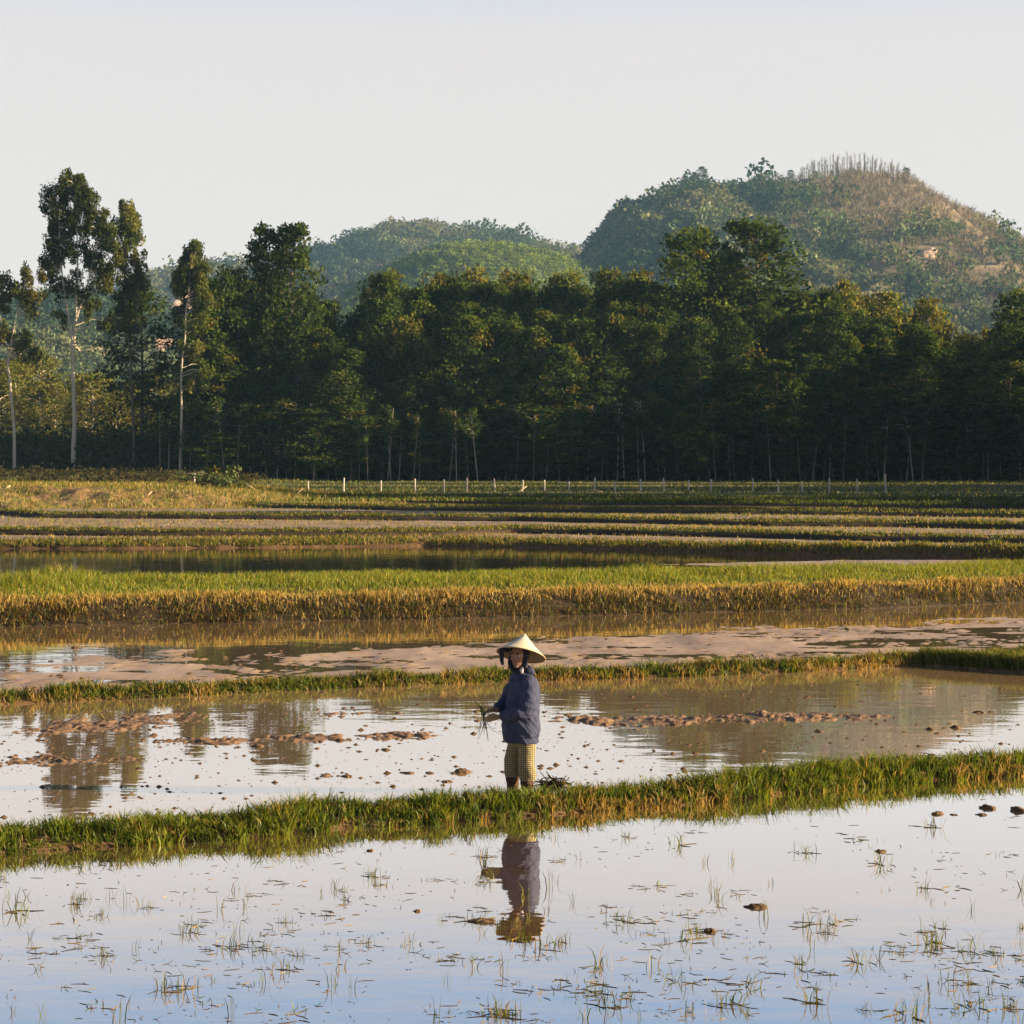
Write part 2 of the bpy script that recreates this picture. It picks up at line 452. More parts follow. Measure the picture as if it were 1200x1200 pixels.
def bund(k, label, nu=260, nv=11):
    Ym = float(np.mean(LN[k][1])); X_ = xmax(Ym)
    x0 = -X_
    u = np.linspace(x0, X_, nu); v = np.linspace(-.04, 1.04, nv) if k != 'DK' else np.concatenate([np.linspace(-.02, .16, 36), np.linspace(.18, 1.02, 30)])
    U, V = np.meshgrid(u, v, indexing='ij')
    wob = .10 * (fbm(U * 1.5, V * 0 + 3.7 + ord(k[1]), 3) - .5) * min(WB[k], 1.5) * 2 * (k != 'DK')
    if k == 'F3': pass
    Y = Yl(k, U) + WB[k] * V + wob
    Z = LV[k] + ridge_top(k, U, np.clip(V, 0, 1)) - .12 * ((V < 0) | (V > 1))
    g = Geo(); idx = np.arange(U.size).reshape(U.shape)
    g.add(np.stack([U, Y, Z], -1).reshape(-1, 3), np.stack([idx[:-1, :-1], idx[1:, :-1], idx[1:, 1:], idx[:-1, 1:]], -1).reshape(-1, 4))
    o = g.build('bund', M['wet_shaded_earth'] if k in ('F2', 'F3', 'F4', 'F5', 'DK') else M['earth'], smooth=True); o['kind'] = 'structure'
    return x0, X_

# grass blades ---------------------------------------------------------------
def blades(g, pos, h, wd, lean, col, face=None, la=None):
    n = len(pos)
    az = rng.random(n) * 2 * PI if face is None else face
    la = rng.random(n) * 2 * PI if la is None else la
    d = np.stack([np.cos(la), np.sin(la), np.zeros(n)], 1) * (lean * h)[:, None]
    s = np.stack([np.cos(az), np.sin(az), np.zeros(n)], 1) * (wd / 2)[:, None]
    up = np.array([0, 0, 1.0])
    b = pos; m = pos + up * (h * .6)[:, None] + d * .3
    t = pos + up * (h * np.sqrt(np.clip(1 - .6 * lean ** 2, .15, 1)))[:, None] + d
    V = np.stack([b - s, b + s, m + s * .8, m - s * .8, t], 1).reshape(-1, 3)
    k = np.arange(n)[:, None] * 5
    g.add(V, np.concatenate([k, k + 1, k + 2, k + 3], 1), np.concatenate([k + 3, k + 2, k + 4], 1), np.repeat(col, 5, 0))

def mixcol(n, cols, wts, jit=.25):
    c = np.array(cols)[rng.choice(len(cols), n, p=np.array(wts) / np.sum(wts))]
    return np.clip(c * (1 + jit * (rng.random((n, 1)) * 2 - 1)), 0, 1)

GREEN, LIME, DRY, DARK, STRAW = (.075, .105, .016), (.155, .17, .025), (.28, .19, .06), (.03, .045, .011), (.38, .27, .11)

def bund_grass(k, n, hh, wd, cols, wts, label, s_rng=(0.05, .97), x0=None, spread=1.0):
    Ym = float(np.mean(LN[k][1])); X_ = xmax(Ym) * .9
    a = -X_ if x0 is None else x0
    X = a + rng.random(n) * (X_ - a)
    keep = fbm(X * 1.3, X * 0 + ord(k[1]) * 3.3, 3) > rng.random(n) * .55
    X = X[keep]; n = len(X)
    s = s_rng[0] + (s_rng[1] - s_rng[0]) * rng.random(n)
    Y = Yl(k, X) + WB[k] * s
    Z = LV[k] + ridge_top(k, X, s) - .01
    clump = .55 + .95 * fbm(X * 2.1, Y * 2.1 + 7, 3)
    h = hh * clump * (.55 + .75 * rng.random(n))
    g = Geo()
    blades(g, np.stack([X, Y, Z], 1), h, wd * (.6 + .8 * rng.random(n)), .15 + .75 * rng.random(n), mixcol(n, cols, wts))
    o = g.build('grass', M['grass'])
    tag(o, label, 'grass', kind='stuff')

def bund_tufts(k, nc, per, hh, wd, cols, wts, label, s_rng=(-.03, 1.0), spread=.06):
    Ym = float(np.mean(LN[k][1])); X_ = xmax(Ym) * .9
    X = (rng.random(nc) * 2 - 1) * X_
    X = X[fbm(X * 1.1, X * 0 + ord(k[1]) * 3.3, 3) > rng.random(nc) * .5]; nc = len(X)
    s = s_rng[0] + (s_rng[1] - s_rng[0]) * rng.random(nc)
    hc = hh * (.45 + 1.1 * fbm(X * 1.6, s * 2 + 7, 3)) * (.65 + .7 * rng.random(nc)) * np.where((s > .2) & (s < .9), 1.0, .75)
    dry = fbm(X * .7 + 31, s * 1.5, 3) + .10 * (s < .2)
    idx = np.repeat(np.arange(nc), rng.integers(int(per * .5), int(per * 1.5), nc)); n = len(idx)
    off = rng.normal(0, spread * (.6 + .8 * rng.random(nc))[idx][:, None], (n, 2)) * .5
    x = X[idx] + off[:, 0]; sy_ = s[idx] * WB[k] + off[:, 1]
    z = LV[k] + ridge_top(k, x, np.clip(sy_ / WB[k], 0, 1)) - .012
    base = np.array(cols)[rng.choice(len(cols), nc, p=np.array(wts) / np.sum(wts))]
    base = np.where((dry > .80)[:, None] & (rng.random(nc) < .75)[:, None], np.array(DRY), base)
    col = base[idx] * (1 + .35 * (rng.random((n, 1)) * 2 - 1))
    st = rng.random(n) < .05; col[st] = np.array(STRAW) * .8
    g = Geo()
    la = np.arctan2(off[:, 1], off[:, 0]) + rng.normal(0, .5, n)
    blades(g, np.stack([x, Yl(k, x) + sy_, z], 1), hc[idx] * (.5 + .75 * rng.random(n)), wd * (.6 + .8 * rng.random(n)), .15 + .85 * rng.random(n) ** .8, np.clip(col, 0, 1), None, la)
    tag(g.build('grass', M['grass']), label, 'grass', kind='stuff')

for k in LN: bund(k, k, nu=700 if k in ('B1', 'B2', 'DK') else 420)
bund_tufts('B1', 4600, 18, .14, .011, [(.085, .125, .014), (.16, .185, .022), DRY, DARK], [5, 3.6, .7, 2.0], 'yellow green grass covering the low bund behind the front paddy')
bund_tufts('B2', 4200, 13, .13, .013, [GREEN, LIME, DRY, DARK], [3, 2.2, 2.0, 1.8], 'olive grass covering the thin bund behind the farmer')
bund_grass('F1', 24000, .15, .028, [GREEN, LIME, DRY, DARK], [2.5, 2, 3, 1], 'short dry grass on the bund behind the dark water')
bund_grass('F2', 20000, .11, .03, [GREEN, LIME, DRY, DARK], [3, 2, 2, 1], 'short grass on the second far bund', s_rng=(.30, 1.1))
bund_grass('F3', 20000, .12, .035, [GREEN, LIME, DRY, DARK], [3, 2, 2, 1], 'short grass on the third far bund', s_rng=(.30, 1.1))
bund_grass('F4', 18000, .12, .04, [GREEN, LIME, DRY, DARK], [3, 2, 1.5, 1], 'short grass on the fourth far bund', s_rng=(.30, 1.1))
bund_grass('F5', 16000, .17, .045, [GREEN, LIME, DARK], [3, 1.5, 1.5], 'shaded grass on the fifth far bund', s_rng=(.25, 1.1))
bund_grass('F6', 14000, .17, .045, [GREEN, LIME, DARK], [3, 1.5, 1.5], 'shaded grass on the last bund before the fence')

# spur of the thin bund at the right
sp0, sp1 = P(1085, 780), P(1260, 793)
def spurpt(t, s): return sp0 * (1 - t) + sp1 * t, s
u = np.linspace(0, 1, 120); v = np.linspace(-.04, 1.04, 11); U, V = np.meshgrid(u, v, indexing='ij')
SX = sp0[0] + (sp1[0] - sp0[0]) * U; SY = sp0[1] + (sp1[1] - sp0[1]) * U + .6 * V
g = Geo(); idx = np.arange(U.size).reshape(U.shape)
g.add(np.stack([SX, SY, ridge_top('B2', SX + 50, np.clip(V, 0, 1)) * 1.2 - .1 * ((V < 0) | (V > 1))], -1).reshape(-1, 3), np.stack([idx[:-1, :-1], idx[1:, :-1], idx[1:, 1:], idx[:-1, 1:]], -1).reshape(-1, 4))
g.build('bund', M['earth'], smooth=True)['kind'] = 'structure'
n = 6500; t_ = rng.random(n); s_ = rng.random(n)
pp = np.stack([sp0[0] + (sp1[0] - sp0[0]) * t_, sp0[1] + (sp1[1] - sp0[1]) * t_ + .6 * s_, .02 + .1 * np.sin(s_ * PI)], 1)
g = Geo(); blades(g, pp, .17 * (.4 + .9 * rng.random(n)), .01 * (.6 + .8 * rng.random(n)), .2 + .7 * rng.random(n), mixcol(n, [GREEN, LIME, DRY, DARK], [3, 1.5, 1, 2]))
tag(g.build('grass', M['grass']), 'dark grass covering the short bund that turns off at the right', 'grass', kind='stuff')

# dike: green top, dry fringe, earthy face
def dike_pts(n, s0, s1, X_=17):
    X = (rng.random(n) * 2 - 1) * X_; s = s0 + (s1 - s0) * rng.random(n)
    Y = Yl('DK', X) + WB['DK'] * s
    return X, Y, s, ridge_top('DK', X, s)
g = Geo()
X, Y, s, Z = dike_pts(95000, .15, .98)
n = len(X); cl = fbm(X * .9, Y * .9, 3)
h = (.085 + .105 * sstep(.2, .6, s)) * (.25 + 1.4 * cl) * (1 + .7 * np.exp(-((X + 10.2) / .8) ** 2)) * (.6 + .7 * rng.random(n))
dr = (rng.random(n) < .10 + .6 * sstep(.10, 0, s - .17 - .22 * (fbm(X * .8 + 5, X * 0 + 2, 3) - .42)))
c = np.where(dr[:, None], mixcol(n, [(.38, .27, .08), (.48, .35, .12)], [2, 1]), mixcol(n, [(.135, .175, .018), (.23, .245, .028), (.045, .075, .012)], [3, 3, 1.5]))
blades(g, np.stack([X, Y, Z - .01], 1), h, .013 * (.6 + .8 * rng.random(n)), .15 + .65 * rng.random(n), c)
X, Y, s, Z = dike_pts(34000, -.005, .2)
kp = fbm(X * 1.1 + 60, s * 14, 4, .6) > .20 + .34 * rng.random(len(X)); X, Y, s, Z = X[kp], Y[kp], s[kp], Z[kp]
n = len(X); dr = sstep(.05, .12, s) * .62 + .10 > rng.random(n)
h = .14 * (.15 + 1.6 * fbm(X * 1.4, Y * 1.4, 4, .6)) * (.6 + .8 * rng.random(n))
c = np.where(dr[:, None], mixcol(n, [(.40, .27, .085), (.52, .36, .13), LIME], [3, 2, .8]), mixcol(n, [(.05, .028, .012), (.13, .075, .026), DARK, (.10, .12, .016)], [2, 1.6, 2, 1]))
blades(g, np.stack([X, Y, Z - .01], 1), h, .014 * (.6 + .8 * rng.random(n)), .3 + .7 * rng.random(n), c)
tag(g.build('grass', M['grass']), 'tall green grass with a dry golden fringe on the broad dike', 'grass', kind='stuff')

# scattered grass on the far fields
g = Geo()
for ka, kb, zz, n, cols, wt in (('F1', 'F2', .45, 9000, [DRY, LIME], [2, 1]), ('F2', 'F3', .65, 15000, [DRY, LIME], [2, 2]), ('F3', 'F4', .85, 18000, [LIME, GREEN, DRY], [2, 1, 2])):
    X = (rng.random(n) * 2 - 1) * xmax(100); t_ = rng.random(n)
    Y = (Yl(ka, X) + WB[ka]) * (1 - t_) + Yl(kb, X) * t_
    pr = fbm(X * .12 + len(kb) * 3 + zz * 20, Y * .2, 3)
    k = pr > .36 + .3 * rng.random(n); X, Y = X[k], Y[k]; m_ = len(X)
    blades(g, np.stack([X, Y, np.full(m_, zz)], 1), .09 * (.5 + rng.random(m_)), .03 * (.6 + .8 * rng.random(m_)), .2 + .6 * rng.random(m_), mixcol(m_, cols, wt))
tag(g.build('grass', M['grass']), 'sparse dry stubble on the far muddy fields', 'stubble', kind='stuff')
g = Geo()
n = 46000
Y = 116 + 84 * rng.random(n) ** 1.3; X = (rng.random(n) * 2 - 1) * xmax(150)
Z = gzs(X, Y); Z = np.where(Y < 133, np.maximum(Z, 1.15), Z)
h = .17 * (.4 + fbm(X * .5, Y * .5, 3)) * (.5 + rng.random(n))
blades(g, np.stack([X, Y, Z - .02], 1), h, .07 * (.6 + .8 * rng.random(n)), .1 + .6 * rng.random(n), mixcol(n, [GREEN, LIME, DRY, DARK], [3, 2, .8, 1.5]))
tag(g.build('grass', M['grass']), 'grass strip along the fence before the forest', 'grass', kind='stuff')

# earth bank at the left
u = np.linspace(-52, -6, 260); v = np.linspace(103, 140, 130); U, V = np.meshgrid(u, v, indexing='ij')
fade = sstep(-9, -20, U)
lump = fbm(U * .35, V * .5, 5, .6)
BZ = .55 + fade * (1.25 * sstep(107, 119, V + 3 * (lump - .5)) + .30 * (lump - .45) * sstep(106, 110, V) + .32 * (fbm(U * 1.1, V * 1.1, 4, .6) - .5) * sstep(106, 109, V)) + .6 * (1 - fade) * sstep(115, 125, V) - .9 * sstep(131, 140, V) * 0
BZ = np.where(V < 106, BZ - .4 * sstep(106, 103, V), BZ)
g = Geo(); idx = np.arange(U.size).reshape(U.shape)
g.add(np.stack([U, V, BZ], -1).reshape(-1, 3), np.stack([idx[:-1, :-1], idx[1:, :-1], idx[1:, 1:], idx[:-1, 1:]], -1).reshape(-1, 4))
g.build('earth_bank', M['bank_earth'], smooth=True)['kind'] = 'structure'
g = Geo(); n = 85000
ii = rng.integers(0, U.size, n); X = U.ravel()[ii] + rng.normal(0, .2, n); Y = V.ravel()[ii] + rng.normal(0, .25, n); Z = BZ.ravel()[ii]
pr = fbm(X * .3 + 3, Y * .3, 3); k = (pr > .22 + .3 * rng.random(n)) | (Y > 122); X, Y, Z = X[k], Y[k], Z[k]; n = len(X)
blades(g, np.stack([X, Y, Z - .03], 1), .26 * (.3 + 1.2 * rng.random(n) ** 2), .04 * (.6 + .8 * rng.random(n)), .2 + .6 * rng.random(n), mixcol(n, [LIME, DRY, GREEN, STRAW], [3, 2.2, 1.5, 1]))
tag(g.build('grass', M['grass']), 'patchy lit grass on the earth bank at the left', 'grass', kind='stuff')

# ------------------------------------------------------------------ trees
def leaves(g, ctr, size, asp, droop, col, flat=None):
    """leaf-sized kite faces"""
    n = len(ctr)
    d = rng.normal(size=(n, 3)); d[:, 2] -= droop; d /= np.linalg.norm(d, axis=1, keepdims=True)
    nn = rng.normal(size=(n, 3)); sd = np.cross(d, nn); sd /= np.linalg.norm(sd, axis=1, keepdims=True) + 1e-9
    L = (size * (.7 + .6 * rng.random(n)))[:, None] if np.ndim(size) else (size * (.7 + .6 * rng.random(n)))[:, None]
    a = ctr - d * L * .5; b = ctr + d * L * .5
    m1 = ctr + sd * L * asp * .5 - d * L * .1; m2 = ctr - sd * L * asp * .5 - d * L * .1
    V = np.stack([a, m1, b, m2], 1).reshape(-1, 3)
    k = np.arange(n)[:, None] * 4
    g.add(V, np.concatenate([k, k + 1, k + 2, k + 3], 1), None, np.repeat(col, 4, 0))

def make_tree(name, stems, clusters, leafsize, asp, droop, palette, weights, bark, jit=.3):
    """stems: [(pts, r0, r1)], clusters: array rows (x,y,z,rx,rz,n) -> trunk mesh, crown mesh"""
    gt = Geo(); allp = []
    for pts, r0, r1 in stems:
        pts = np.asarray(pts, float)
        V, q, t = tube(pts, np.linspace(r0, r1, len(pts)), 7)
        gt.add(V, q, t, bark); allp.append(pts)
    allp = np.concatenate([np.array([p[0] * (1 - f) + p[1] * f for p in zip(a[:-1], a[1:]) for f in (0, .25, .5, .75)]) for a in allp])
    gc = Geo()
    for x, y, z, rx, rz, n in clusters:
        c = np.array([x, y, z]); n = int(n)
        cand = allp[allp[:, 2] < z - .12 * np.hypot(x, y)]
        if len(cand):
            b = cand[np.argmin(np.linalg.norm(cand - c, axis=1) + .2 * abs(cand[:, 2] - z))]
            mid = (b + c) / 2 + np.array([0, 0, .12 * np.linalg.norm(c - b)])
            L = np.linalg.norm(c - b)
            V, q, t = tube([b, mid, c], [.012 * L + .02, .01 * L + .015, .012], 4, False); gt.add(V, q, t, bark)
        r = rng.normal(size=(n, 3)); r /= np.linalg.norm(r, axis=1, keepdims=True); r *= (rng.random((n, 1)) ** .45)
        pts = c + r * np.array([rx, rx, rz])
        base = np.array(palette)[rng.choice(len(palette), p=np.array(weights) / np.sum(weights))]
        if rng.random() < .03: base = np.array((.13, .105, .018))
        col = np.clip(base * (1 + jit * (rng.random((n, 1)) * 2 - 1)), 0, 1)
        leaves(gc, pts, np.full(n, leafsize), asp, droop, col)
    return gt.mesh('trunk', M['twig']), gc.mesh('crown', M['leaf'])

def put_tree(name, meshes, loc, label, group=None, scale=(1, 1, 1), rz=0.0, cat='tree'):
    r = thing(name, label, cat, loc, group)
    r.scale = scale; r.rotation_euler = (0, 0, rz)
    link('trunk', meshes[0], r); link('crown', meshes[1], r)
    return r

PALE_BARK, GREY_BARK, DARK_BARK = (.42, .36, .28), (.13, .11, .085), (.07, .06, .045)
G1, G2, G3, G4 = (.036, .060, .014), (.050, .080, .016), (.074, .096, .018), (.025, .043, .015)

def forest_variant(seed, H=18.0, cb=.28, W=2.9, ncl=95, nl=40, leaf=.42, bark=GREY_BARK, pal=None):
    global rng
    rng = np.random.default_rng(seed)
    bend = rng.normal(0, .35, 2)
    zs = np.linspace(0, H * .94, 9)
    st = np.stack([bend[0] * np.sin(zs / H * 3), bend[1] * np.sin(zs / H * 2.5), zs], 1)
    cl = []
    for i in range(ncl):
        t = rng.random() ** .85
        z = H * (cb + (1 - cb) * t)
        prof = (np.sin(PI * np.clip(.14 + .80 * t, 0, 1)) ** .65)
        if t > .9: prof *= .85
        rr = W * prof * (.35 + .65 * math.sqrt(rng.random())) * (.8 + .4 * rng.random())
        a = rng.random() * 2 * PI
        cx = np.interp(z, zs, st[:, 0]) + rr * math.cos(a); cy = np.interp(z, zs, st[:, 1]) + rr * math.sin(a)
        sz = (.6 + .65 * rng.random()) * (1 if t < .85 else .8)
        cl.append((cx, cy, min(z, H - sz * .5), sz * 1.15, sz * .85, nl * (.7 + .6 * rng.random())))
    return make_tree('t', [(st, .19, .04)], cl, leaf, .5, .25, pal or [G1, G2, G3, G4], [3, 3, 2, 2], bark)

FV = [forest_variant(100 + i, 18.0, [.05, .10, .04, .12, .06, .16, .04, .08][i], [2.7, 2.4, 3.0, 2.4, 2.9, 2.3, 3.2, 2.6][i], 130, 46, .40,
                     bark=[GREY_BARK, GREY_BARK, DARK_BARK, GREY_BARK, DARK_BARK, GREY_BARK, DARK_BARK, DARK_BARK][i]) for i in range(8)]
rng = np.random.default_rng(21)
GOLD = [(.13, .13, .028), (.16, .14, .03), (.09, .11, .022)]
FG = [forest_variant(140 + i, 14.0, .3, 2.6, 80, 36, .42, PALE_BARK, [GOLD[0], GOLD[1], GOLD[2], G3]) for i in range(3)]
rng = np.random.default_rng(22)

def loc_on(px, Y):
    X = (px - 600) / FPX * Y / math.cos(PITCH)
    return np.array([X, Y, float(gzs(X, Y))])

def htop(py, Y, z):   # tree height so that its top reaches row py
    return PD(600, py, Y)[2] - z

SKYL = [(150, 420), (175, 400), (205, 345), (240, 320), (275, 322), (300, 320), (330, 325), (352, 330), (380, 345), (415, 362), (430, 352), (455, 326), (500, 332), (545, 322), (600, 328), (640, 325), (690, 334), (730, 318),
        (760, 322), (790, 330), (850, 330), (910, 335), (960, 330), (990, 338), (1010, 352), (1040, 362), (1080, 372), (1110, 400), (1150, 392), (1180, 372), (1200, 352), (1300, 350), (1500, 350)]
sx_, sy_ = zip(*SKYL)
GRP = 'trees of the dark forest'
def forest_tree(px, Y, top, vi, label, sxy=1.0, meshes=None, name='forest_tree', base=18.0, group=GRP):
    l = loc_on(px, Y); H = htop(top, Y, l[2])
    s = H / base
    return put_tree(name, meshes or FV[vi % 8], l - np.array([0, 0, .1]), label, group, (sxy * (.55 + .45 * s), sxy * (.55 + .45 * s), s), rng.random() * 6.28)

LABF = ['slim dark green forest tree in the front row behind the fence posts',
        'dark green tree in the second row of the forest, trunk half hidden',
        'tree deep in the forest showing only its upper crown']
# front rows follow the skyline, lower in front
for row, (Y0, step, drop, j) in enumerate([(205, 27, 38, 26), (211, 30, 22, 22), (219, 31, 6, 10), (230, 36, 2, 8)]):
    px = 236 + rng.random() * 14
    while px < 1235:
        Y = Y0 + rng.normal(0, 1.2)
        top = float(np.interp(px, sx_, sy_)) + drop + rng.random() * j
        if row == 0 and rng.random() < .25: top += 45 * rng.random()
        forest_tree(px, Y, top, rng.integers(8), LABF[min(row, 2)])
        px += step * (.7 + .6 * rng.random())
# shorter trees that close the gaps low down
px = 232
while px < 1230:
    Y = 203 + rng.normal(0, 1.0)
    forest_tree(px, Y, 400 + 70 * rng.random(), rng.integers(8), 'short bushy forest tree leafy almost to the ground at the forest edge', 1.25)
    px += 34 * (.6 + .8 * rng.random())
px = 240
while px < 1230:
    Y = 200.5 + rng.normal(0, 1.0)
    forest_tree(px, Y, 470 + 45 * rng.random(), rng.integers(8), 'low leafy tree, smallest kind of tree at the foot of the forest', 1.5)
    px += 40 * (.4 + 1.1 * rng.random())
# the wood goes on past the right edge of the frame and keeps the back fields in shade
for i in range(58):
    X = 34 + 80 * rng.random(); Y = 99 + 112 * rng.random() ** 1.5
    if X < 0.24 * Y + 7: X = 0.24 * Y + 7 + 12 * rng.random()
    s = .95 + .2 * rng.random()
    put_tree('forest_tree', FV[rng.integers(8)], (X, Y, float(gzs(X, Y))), 'forest tree beyond the right edge shading the back fields', GRP, (s * 1.1, s * 1.1, s), rng.random() * 6.28)

# trees that stand out above the skyline
heroes = [
    (270, 206, 312, .9, 4, 'dark round-topped tree just right of the narrow pointed tree'),
    (312, 208, 262, .85, 5, 'tall thin-crowned tree, left one of the pair topping the left forest'),
    (352, 207, 263, 1.0, 1, 'tall leafy tree, right one of the pair topping the left forest'),
    (806, 216, 267, 1.35, 6, 'big dark round-headed tree below the green shoulder of the hill'),
    (872, 218, 257, 1.5, 2, 'broadest dark tree standing highest above the middle of the forest'),
    (848, 222, 300, 1.2, 0, 'dark tree filling the gap between the two big round-headed ones'),
    (1195, 212, 338, 1.4, 6, 'tall dark tree cut by the right edge of the picture'),
    (166, 214, 334, 1.2, 6, 'dark dense tree hiding the foot of the pale quarry scar'),
    (455, 215, 322, .9, 3, 'forest tree with the first bump left of the even middle skyline')]
for px, Y, top, s, vi, lab in heroes:
    forest_tree(px, Y, top, vi, lab, s)
golds = [(470, 207, 372, 'yellow-tinged tree in the front of the forest, left of the middle'), (600, 236, 318, None), (740, 238, 318, None), (665, 238, 318, None), (985, 232, 330, None), (1045, 226, 343, 'golden lit tree with a ragged crown below the bare scar on the hill'),
         (1078, 229, 350, None), (1120, 238, 392, None), (1150, 236, 386, None), (520, 236, 322, None), (820, 236, 320, None), (1010, 236, 345, None), (560, 240, 316, None), (710, 240, 316, None), (455, 232, 318, None)]
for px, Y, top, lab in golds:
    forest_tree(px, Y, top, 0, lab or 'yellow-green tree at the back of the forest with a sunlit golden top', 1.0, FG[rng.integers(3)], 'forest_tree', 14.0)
# sunlit lower trees at the far left, beyond the gap
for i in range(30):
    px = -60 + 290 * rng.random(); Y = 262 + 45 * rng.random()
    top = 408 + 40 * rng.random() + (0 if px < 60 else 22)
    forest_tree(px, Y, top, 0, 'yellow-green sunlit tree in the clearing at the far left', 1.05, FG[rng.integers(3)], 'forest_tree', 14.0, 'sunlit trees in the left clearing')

# tall eucalyptus trees at the left, stems and hanging leaf clumps laid out one by one
SCL = 205 / FPX
def euca(px0, py0, Y, stems_px, clumps, label, leaf=.36, bark=PALE_BARK, pal=None, rad=(.2, .05), n=105):
    b = PD(px0, py0, Y); S = Y / FPX
    def lc(x, y, d=0.0): return np.array([(x - px0) * S, d, (py0 - y) * S])
    st = []
    for pts, r0, r1 in stems_px:
        p = np.array([lc(x, y, (i * .18) * (1 if k % 2 else -1) * .5) for i, (x, y) in enumerate(pts) for k in (0,)])
        q = np.array([p[i] * (1 - f) + p[i + 1] * f for i in range(len(p) - 1) for f in (0, .33, .67)] + [p[-1]])
        q[1:-1] += rng.normal(0, .04, (len(q) - 2, 3)); q[:, 2] = np.sort(q[:, 2])
        st.append((q, r0, r1))
    cl = []
    for x, y, wx, wy, m_ in clumps:
        wx *= 1.12
        for i in range(int(m_ * 1.35)):
            a = rng.random() * 6.28; r = math.sqrt(rng.random())
            xx = x + wx * r * math.cos(a); yy = y + wy * r * math.sin(a)
            c = lc(xx, yy, rng.normal(0, wx * S * .55))
            cl.append((*c, .60 * (.5 + .8 * rng.random()), .85 * (.5 + .8 * rng.random()), n * (.5 + rng.random())))
    me = make_tree('e', st, cl, leaf, .38, .9, pal or [(.05, .065, .018), (.07, .085, .02), (.035, .05, .018), (.11, .11, .03)], [3, 3, 3, 1], bark)
    return put_tree('eucalyptus_tree', me, b - np.array([0, 0, .15]), label)

euca(86, 559, 204, [([(86, 559), (87, 520), (88, 470), (87, 430), (87, 400)], .24, .17), ([(87, 402), (82, 375), (77, 340), (72, 290), (70, 240)], .14, .03),
     ([(87, 402), (90, 370), (92, 320), (92, 260), (91, 212)], .15, .03), ([(91, 372), (99, 350), (108, 315), (116, 275), (120, 250)], .10, .03)],
     [(84, 218, 14, 13, 13), (96, 222, 14, 13, 11), (66, 238, 13, 18, 12), (74, 262, 14, 18, 12), (62, 285, 11, 20, 9), (92, 255, 15, 18, 14), (104, 240, 11, 14, 8), (118, 255, 13, 20, 13), (126, 280, 9, 22, 10),
      (110, 275, 12, 16, 9), (96, 290, 12, 18, 8), (76, 300, 10, 20, 8), (58, 305, 8, 10, 5), (66, 325, 10, 14, 5), (84, 325, 10, 16, 4), (108, 305, 10, 14, 6), (124, 315, 11, 16, 9), (118, 335, 12, 14, 6), (70, 345, 8, 10, 3), (98, 345, 9, 10, 3), (110, 362, 12, 10, 4), (75, 370, 7, 7, 2), (124, 372, 10, 12, 3)],
     'tallest eucalyptus, pale forked trunk and airy crown high above the left trees')
euca(156, 562, 209, [([(156, 562), (157, 500), (155, 440), (151, 390), (148, 330), (149, 280), (150, 245)], .16, .03), ([(154, 420), (160, 380), (163, 330), (162, 290)], .08, .02)],
     [(150, 250, 10, 12, 9), (146, 268, 13, 14, 11), (158, 272, 11, 16, 9), (150, 295, 15, 16, 13), (164, 305, 8, 16, 7), (140, 315, 8, 12, 5), (152, 325, 14, 12, 8), (166, 328, 6, 10, 4), (148, 350, 14, 12, 7), (140, 372, 14, 14, 7), (155, 380, 12, 14, 6)],
     'second eucalyptus right of the tallest one, narrower drooping crown', bark=GREY_BARK)
euca(18, 558, 203, [([(18, 558), (17, 520), (15, 470), (11, 430), (11, 412)], .17, .12), ([(11, 412), (5, 390), (1, 360), (-4, 335)], .08, .02), ([(11, 412), (17, 385), (24, 355), (32, 330)], .08, .02)],
     [(8, 330, 14, 9, 7), (32, 326, 8, 9, 5), (-10, 335, 14, 12, 7), (46, 324, 5, 5, 2), (20, 345, 14, 10, 6), (0, 352, 14, 10, 6), (38, 352, 10, 9, 5), (52, 345, 6, 6, 2), (-20, 358, 14, 12, 5), (36, 365, 6, 6, 3), (28, 395, 14, 12, 6), (8, 392, 16, 14, 8), (-12, 395, 14, 14, 6), (34, 412, 10, 9, 4)],
     'eucalyptus with a thin crooked pale trunk at the left edge', pal=[(.07, .085, .02), (.10, .11, .025), (.05, .06, .018)] + [(.13, .12, .03)])
euca(212, 571, 200, [([(212, 571), (212, 530), (214, 480), (213, 440), (217, 400), (220, 360), (224, 320)], .15, .04)],
     [(228, 296, 9, 10, 9), (224, 308, 11, 14, 12), (234, 318, 12, 14, 12), (213, 330, 9, 14, 9), (226, 345, 15, 14, 14), (240, 350, 10, 12, 9), (222, 330, 14, 10, 8), (214, 370, 9, 10, 4), (230, 378, 12, 12, 6), (222, 412, 12, 14, 5), (232, 440, 14, 16, 6)],
     'eucalyptus with the long straight pale trunk left of the forest', bark=PALE_BARK)
# saplings with pale stems at the front of the forest
rng = np.random.default_rng(5)
SAP = []
for i in range(4):
    z = np.linspace(0, 9, 6); lean = rng.normal(0, .6, 2)
    st = np.stack([lean[0] * z / 9, lean[1] * z / 9 * .4, z], 1)
    cl = [(st[-1, 0] + rng.normal(0, .6), rng.normal(0, .6), 5.5 + 3.5 * rng.random(), .6, .6, 24) for _ in range(22)]
    SAP.append(make_tree('s', [(st, .085, .03)], cl, .36, .5, .4, [G1, G2, G4], [2, 2, 2], [(.38, .33, .27), (.24, .205, .165)][i % 2]))
for i in range(84):
    px = 185 + 1030 * (i + rng.random()) / 84
    Y = 198 + 4 * rng.random(); s = .4 + .45 * rng.random()
    l = loc_on(px, Y)
    put_tree('sapling', SAP[rng.integers(4)], l - np.array([0, 0, .1]), 'slim leaning sapling with a pale stem along the forest edge', 'saplings along the forest edge', (s, s, s), rng.random() * 6.28)

